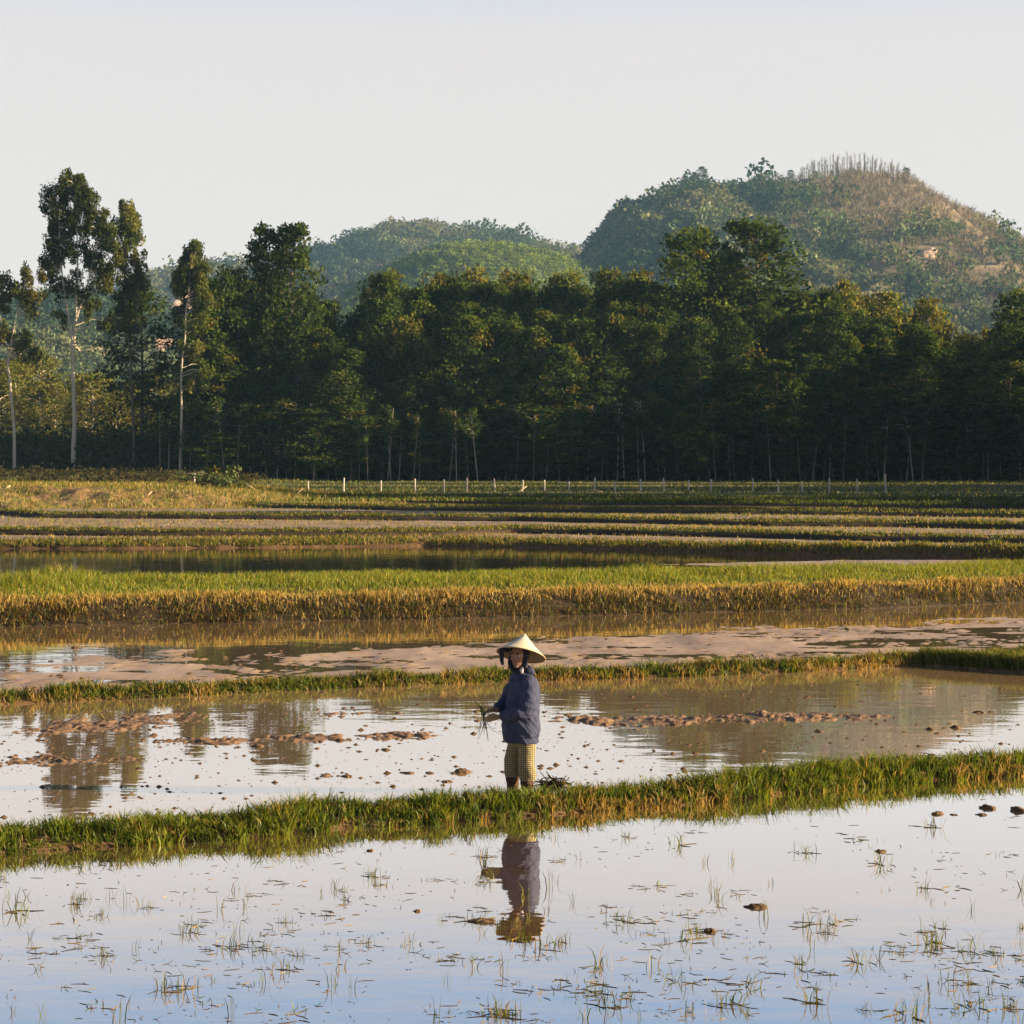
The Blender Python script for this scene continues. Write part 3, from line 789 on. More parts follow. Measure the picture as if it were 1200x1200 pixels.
# undergrowth (uncountable)
g = Geo(); n = 2600
X = -60 + 125 * rng.random(n); Y = 203 + 45 * rng.random(n)
k = (X > -45) | (Y > 206); X, Y = X[k], Y[k]
ctr = []
hh = []
for x, y in zip(X, Y):
    m_ = 26
    lf = 1.0 if x > -34 else 1.5
    r = rng.normal(size=(m_, 3)); r /= np.linalg.norm(r, axis=1, keepdims=True)
    sz = (.7 + 1.1 * rng.random()) * lf
    c = np.array([x, y, float(gzs(x, y)) + sz * .5 + 1.6 * rng.random() * lf * (y > 212)])
    ctr.append(c + r * np.array([sz, sz, sz * .9]) * rng.random((m_, 1)) ** .4)
ctr = np.concatenate(ctr)
leaves(g, ctr, np.full(len(ctr), .55), .55, .1, mixcol(len(ctr), [(.03, .04, .014), (.045, .055, .016), (.05, .045, .02)], [3, 2, 1]))
tag(g.build('undergrowth', M['leaf']), 'dark tangled undergrowth on the forest floor', 'undergrowth', kind='stuff')
g = Geo(); n = 420
X = -52 + 30 * rng.random(n); Y = 150 + 52 * rng.random(n)
ctr = []
for x, y in zip(X, Y):
    m_ = 30; r = rng.normal(size=(m_, 3)); sz = .25 + .4 * rng.random() ** 2
    ctr.append(np.array([x, y, float(gzs(x, y)) + .15]) + r * np.array([sz, sz, sz * .45]))
ctr = np.concatenate(ctr)
leaves(g, ctr, np.full(len(ctr), .4), .4, -.2, mixcol(len(ctr), [(.055, .042, .022), (.05, .055, .02), (.09, .068, .036)], [3, 3, 1]))
tag(g.build('brush', M['leaf']), 'low brown brush below the tall eucalyptus trees', 'brush', kind='stuff')

# ------------------------------------------------------------------ hills
def hill(name, D, sky, depth, mat, gully, seed, basez=3.0, n=(240, 90), pw=1.25):
    sx, sy = zip(*sky)
    xs = np.array([(x - 600) / FPX * D for x in sx]); zs = np.array([PD(600, y, D)[2] for y in sy])
    u = np.linspace(xs[0], xs[-1], n[0]); v = np.linspace(-1, 1, n[1])
    def zf(X, Y):
        r = np.interp(X, xs, zs) - basez
        t = np.abs((Y - D) / depth)
        s = np.clip(1 - t ** pw, 0, 1) ** 1.15
        nz = (fbm(X / gully + seed, Y / (gully * 2.2) + seed, 5, .5) - .5)
        return basez - 1.5 + r * s + nz * .40 * np.clip(r, 0, 60) * np.clip(1 - s, 0, 1) * s * 2.6
    for it in range(6):          # so that the slope in front of the crest does not overtop it
        pc = np.linspace(min(sx), max(sx), 160); Yq = D + np.linspace(-.98, 0, 60) * depth
        PC, YQ = np.meshgrid(pc, Yq, indexing='ij'); ZQ = zf((PC - 600) / FPX * YQ, YQ)
        top = (HOR - (ZQ - CH) / YQ * FPX).min(1)
        err = np.interp(sx, pc, top) - np.array(sy)
        zs = zs + err * D / FPX * .8
    U, V = np.meshgrid(u, D + v * depth, indexing='ij')
    Z = zf(U, V)
    g = Geo(); idx = np.arange(U.size).reshape(U.shape)
    g.add(np.stack([U, V, Z], -1).reshape(-1, 3), np.stack([idx[:-1, :-1], idx[1:, :-1], idx[1:, 1:], idx[:-1, 1:]], -1).reshape(-1, 4))
    o = g.build(name, mat, smooth=True); o['kind'] = 'structure'
    return zf, xs

M['hill'] = ground_mat('hill_ground', [(.3, (.09, .08, .045)), (.5, (.18, .14, .085)), (.62, (.30, .215, .14)), (.75, (.13, .12, .07))], .035, .95, bump=2.0)
M['hillgreen'] = ground_mat('hill_green', [(.3, (.04, .06, .022)), (.7, (.08, .10, .035))], .05, .95)
M['quarry'] = ground_mat('quarry_earth', [(.3, (.34, .20, .13)), (.5, (.55, .36, .25)), (.7, (.65, .46, .34))], .08, .95, bump=1.5)

BIG = [(520, 476), (600, 411), (650, 351), (680, 318), (690, 300), (700, 286), (712, 268), (730, 256), (748, 249), (772, 238), (800, 224), (825, 223), (842, 230), (862, 228), (880, 221), (905, 216), (925, 216), (940, 211), (960, 209), (1000, 208), (1040, 210), (1062, 215), (1085, 228), (1102, 236), (1125, 248), (1140, 260), (1158, 272), (1180, 280), (1200, 288), (1260, 316), (1350, 359), (1500, 419), (1650, 469)]
zBig, xBig = hill('hill', 1200, BIG, 520, M['hill'], 90, 3)
LEFT = [(-250, 429), (-100, 379), (0, 361), (60, 352), (130, 346), (180, 330), (240, 318), (300, 312), (350, 303), (397, 292), (430, 279), (460, 271), (490, 268), (520, 271), (550, 277), (600, 283), (640, 293), (665, 301), (700, 309), (780, 339), (900, 409), (1000, 459)]
zLeft, xLeft = hill('hill', 1650, LEFT, 650, M['hill'], 120, 11)
GRN = [(330, 420), (400, 352), (430, 332), (455, 318), (480, 306), (510, 295), (540, 290), (570, 289), (610, 293), (650, 303), (685, 316), (715, 325), (780, 360), (860, 430)]
zGrn, xGrn = hill('hill', 1000, GRN, 320, M['hillgreen'], 80, 23)
BLU = [(-300, 350), (-100, 352), (0, 360), (60, 362), (130, 366), (180, 372), (230, 385), (290, 405), (350, 430), (420, 470)]
zBlu, xBlu = hill('hill', 820, BLU, 300, M['hillgreen'], 70, 37)

def clump_tpl(k, seed):
    r = np.random.default_rng(seed)
    p = r.normal(size=(k, 3)); p /= np.linalg.norm(p, axis=1, keepdims=True); p *= r.random((k, 1)) ** .4
    p[:, 2] = p[:, 2] * .5 + .55
    d = r.normal(size=(k, 3)); d /= np.linalg.norm(d, axis=1, keepdims=True)
    s = np.cross(d, r.normal(size=(k, 3))); s /= np.linalg.norm(s, axis=1, keepdims=True)
    L = .36
    return np.stack([p * [.5, .5, 1] - d * L * .3, p * [.5, .5, 1] + s * L * .2, p * [.5, .5, 1] + d * L * .3, p * [.5, .5, 1] - s * L * .2], 1)
TPL = [clump_tpl(56, i) for i in range(6)]; TPF = [clump_tpl(34, 20 + i) for i in range(6)]
def bare_tpl(seed):
    r = np.random.default_rng(seed); q = []
    for i in range(10):
        b = np.array([0, 0, .15 + .5 * r.random() * (i > 0)]); d = np.array([r.normal(0, .16), r.normal(0, .16), .9 if i == 0 else .45 * (.6 + r.random())])
        w_ = .028 if i == 0 else .016
        a_ = r.random() * 3.1; s = np.array([math.cos(a_), math.sin(a_), 0]) * w_
        q.append([b - s, b + s, b + d + s * .3, b + d - s * .3])
    return np.array(q)
BTPL = [bare_tpl(i) for i in range(6)]
def patchcol(X, Y, pal, sc, jit=.3):
    pal = np.array(pal); u_ = np.clip((fbm(X * sc + 3, Y * sc * .7, 4, .6) - .5) * 2.2 + .5 + rng.normal(0, .16, len(X)), 0, .999)
    return pal[(u_ * len(pal)).astype(int)] * (1 + jit * (rng.random((len(X), 1)) * 2 - 1))
def plant(g, X, Y, Z, size, col, tpls, jit=.3, aniso=1.0):
    ti = rng.integers(len(tpls), size=len(X))
    for k, tp in enumerate(tpls):
        m_ = ti == k; n = m_.sum()
        if not n: continue
        a = rng.random(n) * 6.28; ca, sa = np.cos(a), np.sin(a)
        T = tp.reshape(-1, 3)
        xr = ca[:, None] * T[None, :, 0] - sa[:, None] * T[None, :, 1]; yr = sa[:, None] * T[None, :, 0] + ca[:, None] * T[None, :, 1]
        s = size[m_][:, None]
        V = np.stack([X[m_][:, None] + s * xr * aniso, Y[m_][:, None] + s * yr * aniso, Z[m_][:, None] + s * T[None, :, 2]], -1).reshape(-1, 3)
        nq = n * len(tp); kk = np.arange(nq)[:, None] * 4
        c = np.repeat(col[m_], len(tp), 0) * (1 + jit * (rng.random((nq, 1)) * 2 - 1))
        g.add(V, np.concatenate([kk, kk + 1, kk + 2, kk + 3], 1), None, np.repeat(np.clip(c, 0, 1), 4, 0))

rng = np.random.default_rng(77)
def hill_pts(n, zf, D, px0, px1, depth, back=.12):
    Y = D - depth * (1 - rng.random(n) ** 1.0) + back * depth * rng.random(n)
    X = ((px0 + (px1 - px0) * rng.random(n)) - 600) / FPX * D
    Z = zf(X, Y)
    py = HOR - (Z - CH) / Y * FPX; px = 600 + X / Y * FPX
    return X, Y, Z, px, py
HG = [(.032, .058, .036), (.055, .085, .045), (.085, .115, .055), (.12, .135, .065), (.175, .165, .09)]
HB = [(.20, .16, .13), (.15, .125, .105), (.26, .205, .16)]
# big hill: green below and left, burnt bare wood towards the upper right
X, Y, Z, px, py = hill_pts(11500, zBig, 1200, 640, 1260, 400)
burn = sstep(-60, 130, (px - 960) * .5 + (330 - py) * 1.0 - 15 + 160 * (fbm(X * .02, Y * .012, 4) - .5))
dn = fbm(X * .03 + 9, Y * .02, 4)
scar = (((px - 1088) / 16) ** 2 + ((py - 297) / 8) ** 2 < 1.2)
keep = (dn > .30) & ~scar
isb = rng.random(len(X)) < burn
g = Geo(); k = keep & ~isb
plant(g, X[k], Y[k], Z[k] - .3, 4.6 * np.exp(rng.normal(0, .38, k.sum())) + 1.0, patchcol(X[k], Y[k], HG, .022), TPL)
tag(g.build('hill_wood', M['hill_leaf']), 'green scrub and trees covering the big hill', 'hillside wood', kind='stuff')
g = Geo(); k = keep & isb & (rng.random(len(X)) < .75)
plant(g, X[k], Y[k], Z[k] - .3, 4.6 * (.4 + .8 * rng.random(k.sum())), mixcol(k.sum(), HB, [3, 2, 1], .3), BTPL, aniso=2.2)
k = keep & isb & (rng.random(len(X)) < .30)
plant(g, X[k], Y[k], Z[k] - .6, 2.6 * (.5 + .7 * rng.random(k.sum())), mixcol(k.sum(), [(.09, .085, .05), (.15, .12, .07)], [1, 1], .3), TPF)
tag(g.build('burnt_wood', M['hill_leaf']), 'grey brown leafless scrub on the upper right of the big hill', 'hillside wood', kind='stuff')
# left hill
X, Y, Z, px, py = hill_pts(9500, zLeft, 1650, -40, 740, 460)
k = (fbm(X * .02 + 4, Y * .015, 4) > .33) & ~((px > 198) & (px < 262) & (py > 342) & (py < 378))
g = Geo(); plant(g, X[k], Y[k], Z[k] - .3, 5.6 * np.exp(rng.normal(0, .38, k.sum())) + 1.0, patchcol(X[k], Y[k], HG, .015) * .78, TPF)
tag(g.build('hill_wood', M['hill_leaf']), 'pale hazy wood covering the long hill behind the forest', 'hillside wood', kind='stuff')
# plantation on the green hill, in contour rows
n = 4200
X, Y, Z, px, py = hill_pts(n, zGrn, 1000, 400, 760, 280)
row = 8.0
Y = np.round(Y / row) * row + rng.normal(0, 1.0, n); X = np.round(X / 5.0) * 5.0 + rng.normal(0, 1.3, n); Z = zGrn(X, Y)
g = Geo(); plant(g, X, Y, Z - .2, 3.8 * (.6 + .6 * rng.random(n)), mixcol(n, [(.14, .20, .045), (.20, .245, .055), (.08, .125, .032)], [3, 2, 2], .25), TPF)
tag(g.build('plantation', M['hill_leaf']), 'bright green young plantation in rows on the small middle hill', 'plantation', kind='stuff')
# near left slope
X, Y, Z, px, py = hill_pts(7000, zBlu, 820, -60, 380, 280)
k = ~((px > 178) & (px < 216) & (py > 395) & (py < 424)) & ~((px > 78) & (px < 146) & (py > 406) & (py < 423))
g = Geo(); plant(g, X[k], Y[k], Z[k] - .3, 5.5 * (.55 + .75 * rng.random(k.sum())), patchcol(X[k], Y[k], HG[:4], .02), TPL)
tag(g.build('hill_wood', M['hill_leaf']), 'bluish green wood on the slope behind the tall eucalyptus trees', 'hillside wood', kind='stuff')
def scar_at(px, py, wpx, hpx, zf, D, rel=1.0, mat='quarry'):
    # bare earth lying on the slope, following it
    Ys = np.linspace(D - 560, D, 500); Xs = (px - 600) / FPX * Ys
    pyy = HOR - (zf(Xs, Ys) - CH) / Ys * FPX
    m_ = np.minimum.accumulate(np.where(Ys > 0, pyy, 0))
    def Yat(p): return float(Ys[int(np.argmin(np.abs(pyy - p)))])
    Ya, Yb = Yat(py + hpx), Yat(py - hpx); Yc = (Ya + Yb) / 2; ry = max(abs(Yb - Ya) / 2, 4.0)
    a = np.linspace(0, 2 * PI, 60)[:-1]; rr = np.linspace(.02, 1, 14)
    R, A = np.meshgrid(rr, a, indexing='ij')
    wob = 1 + .9 * (fbm(np.cos(A) * 2 + 7, np.sin(A) * 2 + px, 4) - .5)
    Y = Yc + R * np.sin(A) * ry * wob
    X = (px - 600) / FPX * Y + R * np.cos(A) * wpx * Yc / FPX * wob
    Z = zf(X, Y) + rel * (1.6 * (1 - R ** 4) - .3 + 3.5 * (fbm(X * .12, Y * .12, 4, .6) - .5) * (1 - R ** 3))
    g = Geo(); idx = np.arange(R.size).reshape(R.shape); i2 = np.roll(idx, -1, 1)
    g.add(np.stack([X, Y, Z], -1).reshape(-1, 3), np.stack([idx[:-1], i2[:-1], i2[1:], idx[1:]], -1).reshape(-1, 4))
    g.build('bare_earth', M[mat], smooth=False)['kind'] = 'structure'
scar_at(213, 358, 16, 15, zLeft, 1650, 2); scar_at(243, 368, 16, 6, zLeft, 1650, 2); scar_at(196, 407, 18, 11, zBlu, 820); scar_at(120, 414, 24, 4, zBlu, 820); scar_at(87, 413, 9, 8, zBlu, 820)
scar_at(1088, 297, 13, 6, zBig, 1200)
scar_at(1178, 346, 7, 5, zBig, 1200)
for px, py, wx, wy in [(1008, 232, 7, 3), (1030, 240, 5, 3), (1022, 252, 8, 3), (1050, 246, 5, 2), (1070, 256, 6, 3), (1088, 250, 5, 2), (1103, 264, 6, 3), (1045, 266, 5, 3), (1120, 274, 5, 2), (1000, 262, 5, 2), (985, 240, 5, 2), (1140, 290, 5, 2), (960, 256, 4, 2), (1062, 280, 6, 2)]:
    scar_at(px, py, wx, wy, zBig, 1200, .6, 'farmud')

# bare trees on the ridge, one by one
rng = np.random.default_rng(31)
BT = []
for i in range(6):
    g = Geo(); z = np.linspace(0, 12, 5)
    st = np.stack([rng.normal(0, .25) * z / 12, rng.normal(0, .2) * z / 12, z], 1)
    V, q, t = tube(st, np.linspace(.22, .06, 5), 5); g.add(V, q, t, (.15, .13, .115))
    for j in range(24):
        zb = 3.0 + 8.0 * rng.random(); a = rng.random() * 6.28; L = 1.0 + 1.6 * rng.random()
        b = np.array([np.interp(zb, z, st[:, 0]), 0, zb]); e = b + np.array([math.cos(a) * L * .45, math.sin(a) * L * .45, L])
        V, q, t = tube([b, (b + e) / 2 + [.1, 0, -.1], e], [.08, .055, .03], 4, False); g.add(V, q, t, (.15, .13, .115))
    BT.append(g.mesh('bare_tree', M['twig']))
def on_ridge(px, zf, D, back=0):
    X = (px - 600) / FPX * D; return (X, D + back, float(zf(np.array(X), np.array(D + back))) - .4)
for i in range(90):
    px = 935 + 135 * (i + rng.random()) / 90; env = np.interp(px, [935, 955, 985, 1045, 1070], [.5, .95, 1.15, .85, .5])
    o = link('bare_tree', BT[rng.integers(6)], None, on_ridge(px, zBig, 1200, rng.normal(-4, 8)))
    s = env * (.55 + .6 * rng.random()); o.scale = (1, 1, s); o.rotation_euler = (0, 0, rng.random() * 6.28)
    tag(o, 'leafless grey tree in the row along the summit of the big hill', 'bare tree', 'bare trees along the summit')
for i in range(30):
    px = 1075 + 120 * rng.random()
    o = link('bare_tree', BT[rng.integers(6)], None, on_ridge(px, zBig, 1200, rng.normal(-3, 8)))
    s = .2 + .3 * rng.random(); o.scale = (.8, .8, s); o.rotation_euler = (0, 0, rng.random() * 6.28)
    tag(o, 'short leafless tree on the descending right shoulder of the big hill', 'bare tree', 'bare trees on the right shoulder')
# leafy trees that show on the skyline of the hills
for px, h, zf, D, lab in [(822, 13, zBig, 1200, 'pale leafy tree on the left knoll of the big hill'), (812, 10, zBig, 1200, None), (802, 8, zBig, 1200, None), (716, 9, zBig, 1200, None), (728, 10, zBig, 1200, None), (738, 8, zBig, 1200, None), (708, 8, zBig, 1200, None),
                          (672, 12, zLeft, 1650, 'lone dark tree in the notch between the two hills'), (700, 6, zBig, 1200, None), (750, 6, zBig, 1200, None), (770, 6, zBig, 1200, None), (858, 7, zBig, 1200, None), (880, 5, zBig, 1200, None), (893, 5, zBig, 1200, None), (925, 8, zBig, 1200, None), (1060, 9, zBig, 1200, None), (1172, 8, zBig, 1200, None), (1128, 7, zBig, 1200, None),
                          (500, 9, zLeft, 1650, None), (520, 8, zLeft, 1650, None), (532, 8, zLeft, 1650, None), (480, 6, zLeft, 1650, None), (560, 6, zLeft, 1650, None), (585, 6, zLeft, 1650, None), (620, 6, zLeft, 1650, None), (265, 8, zLeft, 1650, None), (285, 7, zLeft, 1650, None)]:
    l = on_ridge(px, zf, D); s = h / 18.0
    put_tree('hill_tree', FV[rng.integers(8)], l, lab or ('leafy tree breaking the skyline of the big right hill' if D == 1200 else 'leafy tree breaking the skyline of the long left hill'), 'trees on the hill skylines', (s * 2.0, s * 2.0, s), rng.random() * 6.28)

# ------------------------------------------------------------------ haze
g = Geo()
x0, x1, y0, y1, z0, z1 = -900, 620, -60, 2400, -1.8, 235
g.add([(x0, y0, z0), (x1, y0, z0), (x1, y1, z0), (x0, y1, z0), (x0, y0, z1), (x1, y0, z1), (x1, y1, z1), (x0, y1, z1)],
      [(0, 3, 2, 1), (4, 5, 6, 7), (0, 1, 5, 4), (1, 2, 6, 5), (2, 3, 7, 6), (3, 0, 4, 7)])
hm, t = newmat('haze_air')
pv = N(t, 'ShaderNodeVolumePrincipled'); pv.inputs['Color'].default_value = (.34, .64, 1.0, 1); pv.inputs['Density'].default_value = .00010
pv.inputs['Anisotropy'].default_value = 0.0
o = N(t, 'ShaderNodeOutputMaterial'); t.links.new(pv.outputs[0], o.inputs['Volume'])
HZ = g.build('haze', hm); HZ['kind'] = 'stuff'
tag(HZ, 'thin bluish evening haze over the whole valley', 'haze')

# ------------------------------------------------------------------ fence posts
rng = np.random.default_rng(12)
M['post'] = ground_mat('weathered_wood', [(.3, (.34, .29, .24)), (.7, (.60, .53, .44))], 6, .9)
post_px = [(361, 575), (403, 576), (446, 576), (486, 576), (520, 576), (547, 576), (580, 575), (612, 575), (638, 574), (667, 575), (697, 574), (721, 574), (751, 574), (779, 575), (807, 576), (833, 575), (882, 576), (912, 575), (940, 575), (972, 574), (1005, 573), (1038, 570), (228, 580)]
pg = []
for i in range(3):
    g = Geo(); z = np.array([-.3, .1, .5, .84, .88]); b = rng.normal(0, .012, (5, 2))
    V, q, t = tube(np.concatenate([b, z[:, None]], 1), [.066, .064, .06, .058, .045], 7); g.add(V, q, t); pg.append(g.mesh('fence_post', M['post'], True))
for i, (x, y) in enumerate(post_px):
    b = PD(x, y, 150); Y = 148.0
    X = (x - 600) / FPX * Y
    z = float(gzs(X, Y)) if x > 300 else 1.9
    o = link('fence_post', pg[i % 3], None, (X, Y, z))
    lean = rng.normal(0, .035)
    lab = 'short weathered wooden fence post in the row before the forest'
    if x == 612: lean, lab = .15, 'fence post with a stick propped against its foot'
    if x == 779: lean, lab = -.14, 'fence post that leans left in the middle of the row'
    if x == 1038: lab = 'tallest fence post, last at the right end of the row'
    if x == 228: lab = 'lone small post on the grassy top of the left bank'
    o.rotation_euler = (rng.normal(0, .03), lean, rng.random() * 6)
    o.scale = (1, 1, .8 + .35 * rng.random() if x != 1038 else 1.4)
    tag(o, lab, 'fence post', 'fence posts along the forest edge')
def stick(pts, r, label, cat='branch', name='fallen_branch', col=(.38, .28, .18)):
    g = Geo(); V, q, t = tube(pts, r, 6); g.add(V, q, t, col)
    c = np.mean(np.asarray(pts), 0)
    return tag(g.build(name, M['twig']), label, cat)
stick([PD(607, 577, 147), PD(614, 572, 147.4), PD(617, 570, 147.6)], [.05, .04, .03], 'pale stick propped beside a leaning fence post')
stick([PD(688, 574, 146), PD(697, 574.5, 145), PD(705, 576, 144.5)], [.06, .05, .03], 'pale fallen branch lying under the middle posts')
stick([PD(852, 567, 147), PD(857, 572, 147)], [.05, .05], 'short broken slanting post stub right of the middle', 'post stub', 'post_stub')
stick([PD(287, 567, 126), PD(295, 572, 126), PD(304, 577, 126)], [.09, .07, .04], 'long pale dead branch slanting down right of the shrub')
stick([PD(342, 584, 122), PD(350, 577, 122), PD(355, 572, 122)], [.05, .04, .02], 'thin dead branch sticking up at the right end of the bank')
stick([PD(155, 590, 114), PD(168, 585, 115), PD(178, 576, 116)], [.08, .06, .03], 'forked dry branch lying on the lit face of the bank')
stick([PD(0, 576, 118), PD(6, 572, 118), PD(12, 569, 118)], [.09, .07, .05], 'dry branch on the bank at the left edge')
stick([PD(250, 578, 124), PD(259, 579, 123.5)], [.07, .05], 'short pale log in front of the shrub')
stick([PD(123, 562, 150), PD(131, 571, 148), PD(140, 577, 146)], [.06, .05, .02], 'dark thin branch leaning in the brush behind the bank', col=(.16, .11, .07))
# shrub
b = PD(256, 578, 125)
cl = [(rng.normal(0, .9), rng.normal(0, .5), .5 + 1.0 * rng.random(), .4, .35, 26) for _ in range(24)]
me = make_tree('b', [([(0, 0, -.2), (.1, 0, .5), (.2, 0, 1.0)], .05, .02)], cl, .22, .6, 0, [(.12, .16, .07), (.16, .20, .08), (.08, .11, .04)], [1, 1, 1], GREY_BARK)
put_tree('shrub', me, (b[0], b[1], b[2]), 'pale green leafy shrub on the bank at the forest corner', cat='shrub')

# ------------------------------------------------------------------ front paddy: tufts, clods, litter
rng = np.random.default_rng(55)
def tuft_mesh(kind):
    g = Geo()
    n = {'thin': 5, 'thick': 13, 'low': 8}[kind]
    r = {'thin': .02, 'thick': .045, 'low': .07}[kind]; hh = {'thin': .13, 'thick': .12, 'low': .045}[kind]
    p = np.concatenate([rng.normal(0, r, (n, 2)), np.full((n, 1), -.03)], 1)
    blades(g, p, hh * (.45 + .8 * rng.random(n)) + .03, .0055 * (.7 + .7 * rng.random(n)), .1 + .85 * rng.random(n), mixcol(n, [LIME, GREEN, DRY, DARK], [2, 2.4, 1.4, 2]))
    if kind != 'thin':
        m_ = 7
        for i in range(m_):
            a = rng.random() * 6.28; c = np.array([rng.normal(0, r * 1.3), rng.normal(0, r * 1.3), .001]); L = .02 + .05 * rng.random(); d = np.array([math.cos(a), math.sin(a), 0]) * L
            V, q, t = tube([c - d, c + [-d[1] * .2, d[0] * .2, .0], c + d], [.0015, .003, .0012], 4, False); g.add(V, q, t, mixcol(1, [(.10, .07, .035), DRY, DARK], [2, 1, 1])[0])
    return g.mesh('rice_tuft', M['grass'])
TM = {k: [tuft_mesh(k) for _ in range(7)] for k in ('thin', 'thick', 'low')}
tufts = [('thick', x, y) for x, y in [(350, 1180 - 60), (305, 1112), (270, 1112), (430, 1105), (655, 1010), (795, 990), (945, 1000), (1100, 1088), (935, 1130), (790, 1150), (700, 1165), (730, 1080), (560, 1078), (120, 1120), (215, 1160), (20, 1068), (90, 1060), (880, 1155), (640, 1110), (1090, 970)]]
tufts += [('low', x, y) for x, y in [(290, 1108), (250, 1112), (320, 1115), (545, 1078), (575, 1082), (720, 1075), (760, 1082), (830, 1155), (690, 1168), (740, 1168), (1010, 985), (1080, 1095), (300, 1050), (960, 1140), (600, 1192), (850, 1180)]]
labt = {'thin': 'few thin rice blades standing alone in the front water', 'thick': 'bushy rice tuft standing up from the front water', 'low': 'low matted rice tuft with floating straw in the front water'}
for i in range(150):
    y = 975 + 225 * rng.random() ** .75; x = 1200 * rng.random()
    if y < np.interp(x, [0, 600, 1200], [1015, 975, 925]): y += 60
    c = fbm(np.array(x / 170.), np.array(y / 60.), 3)
    if c < .42 and rng.random() < .7: continue
    tufts.append((['thin', 'thin', 'low', 'thick'][rng.integers(4)], x, min(y, 1199)))
for i in range(80):
    x = [rng.normal(760, 160), rng.normal(1000, 150), 1200 * rng.random()][i % 3]; y = 1040 + 158 * rng.random()
    if 0 < x < 1200: tufts.append((['thin', 'low', 'thick', 'low'][rng.integers(4)], x, y))
for kind, x, y in tufts:
    p = P(x, y, 0)
    o = link('rice_tuft', TM[kind][rng.integers(7)], None, (p[0], p[1], 0))
    s = .5 + .65 * rng.random(); o.scale = (s, s, s * (.8 + .4 * rng.random())); o.rotation_euler = (0, 0, rng.random() * 6.28)
    tag(o, labt[kind], 'rice tuft', {'thin': 'thin rice blades in the front water', 'thick': 'bushy rice tufts in the front water', 'low': 'matted rice tufts in the front water'}[kind])
# floating straw and bits
g = Geo()
for i in range(2100):
    y = 930 + 285 * rng.random() ** .9; x = -40 + 1280 * rng.random()
    if y < np.interp(x, [0, 600, 1200], [1008, 966, 916]): continue
    if fbm(np.array(x / 120.), np.array(y / 40.), 3) < .42 + .2 * rng.random(): continue
    p = P(x, y, 0); a = rng.normal(0, .8) + (PI if rng.random() < .5 else 0); L = .005 + .05 * rng.random() ** 3.2
    d = np.array([math.cos(a), math.sin(a), 0]) * L; c = np.array([p[0], p[1], .001]); b = np.array([-d[1], d[0], 0]) * rng.normal(0, .25)
    V, q, t = tube([c - d, c + b, c + d + [0, 0, .02 * (rng.random() < .2)]], [.001, .0022, .001], 4, False)
    g.add(V, q, t, mixcol(1, [(.06, .045, .022), (.12, .085, .04), DRY, DARK], [3, 2, 1, 2])[0])
tag(g.build('straw_litter', M['twig']), 'tiny bits of straw floating on the front water', 'straw', kind='stuff')

def clod_mesh(seed, flat=.5):
    r = np.random.default_rng(seed)
    u = np.linspace(0, 2 * PI, 31)[:-1]; v = np.linspace(-.5, 1, 14)
    U, V = np.meshgrid(u, v, indexing='ij'); th = V * PI / 2
    R = .85 + 1.5 * (fbm(np.cos(U) * np.cos(th) * 2.4 + seed + V, np.sin(U) * np.cos(th) * 2.4 + V * 2.2, 4, .7) - .5)
    X = R * np.cos(th) * np.cos(U); Y = R * np.cos(th) * np.sin(U); Z = R * np.sin(th) * flat
    g = Geo(); idx = np.arange(U.size).reshape(U.shape); i2 = np.roll(idx, -1, 0)
    g.add(np.stack([X, Y, Z], -1).reshape(-1, 3), np.stack([idx[:, :-1], i2[:, :-1], i2[:, 1:], idx[:, 1:]], -1).reshape(-1, 4))
    return g.mesh('mud_clod', M['clod'], False)
M['clod'] = ground_mat('clod_mud', [(.3, (.035, .022, .012)), (.5, (.10, .06, .033)), (.72, (.20, .125, .068))], 22, .75, bump=.01)
CM = [clod_mesh(i, .35 + .3 * (i % 3) / 2) for i in range(7)]
def clod(x, y, wpx, label, group=None, sq=1.0):
    p = P(x, y, 0); S = p[1] / FPX; s = wpx / 2 * S
    o = link('mud_clod', CM[rng.integers(7)], None, (p[0], p[1], -.005)); o.scale = (s, s * .9, s * sq); o.rotation_euler = (0, 0, rng.random() * 6.28)
    tag(o, label, 'mud clod', group)
clod(886, 1063, 28, 'largest lone dark mud clod in the front water, right of the reflection', None, .55)
clod(832, 1092, 19, 'small orange brown mud clod below the larger dark clod')
clod(1032, 998, 14, 'small mud clod beside a thin tuft near the right of the front water')
clod(489, 1068, 10, 'tiny brown clod left of the reflection of the farmer')
clod(434, 997, 11, 'tiny reddish clod in the front water near the bund')
clod(1192, 950, 22, 'dark mud clod cut by the right edge')
clod(1150, 955, 15, 'mud clod just inside the right edge beside a larger cut one')
clod(1157, 947, 20, 'flat mud clod just above two smaller ones near the right edge')
clod(1098, 954, 20, 'mud clod at the left end of the clod cluster near the right edge')
clod(1118, 955, 11, 'little clod second from the left in the cluster near the right edge')
clod(566, 1080, 34, 'dark matted clod beside the reflection of the farmer', sq=.5)
big_clods = [(302, 875, 17), (265, 883, 9), (398, 868, 12), (452, 879, 13), (503, 906, 12), (478, 906, 16), (524, 916, 16), (542, 905, 20), (555, 860, 10), (429, 890, 8), (634, 898, 12), (698, 907, 9), (560, 845, 10), (140, 855, 18), (75, 890, 16), (20, 890, 14), (108, 868, 10), (52, 868, 9),
             (880, 820, 10), (870, 840, 14), (1010, 822, 9), (940, 838, 10), (1147, 835, 14), (960, 858, 11), (1090, 855, 12), (1120, 853, 14), (1060, 858, 9), (665, 838, 10), (700, 846, 12), (745, 855, 10), (790, 850, 12), (230, 845, 11), (180, 862, 12), (340, 865, 10), (407, 910, 14), (383, 908, 10)]
for x, y, w_ in big_clods:
    clod(x, y, w_, 'brown mud clod in the shallow water around the farmer', 'mud clods around the farmer', .8)
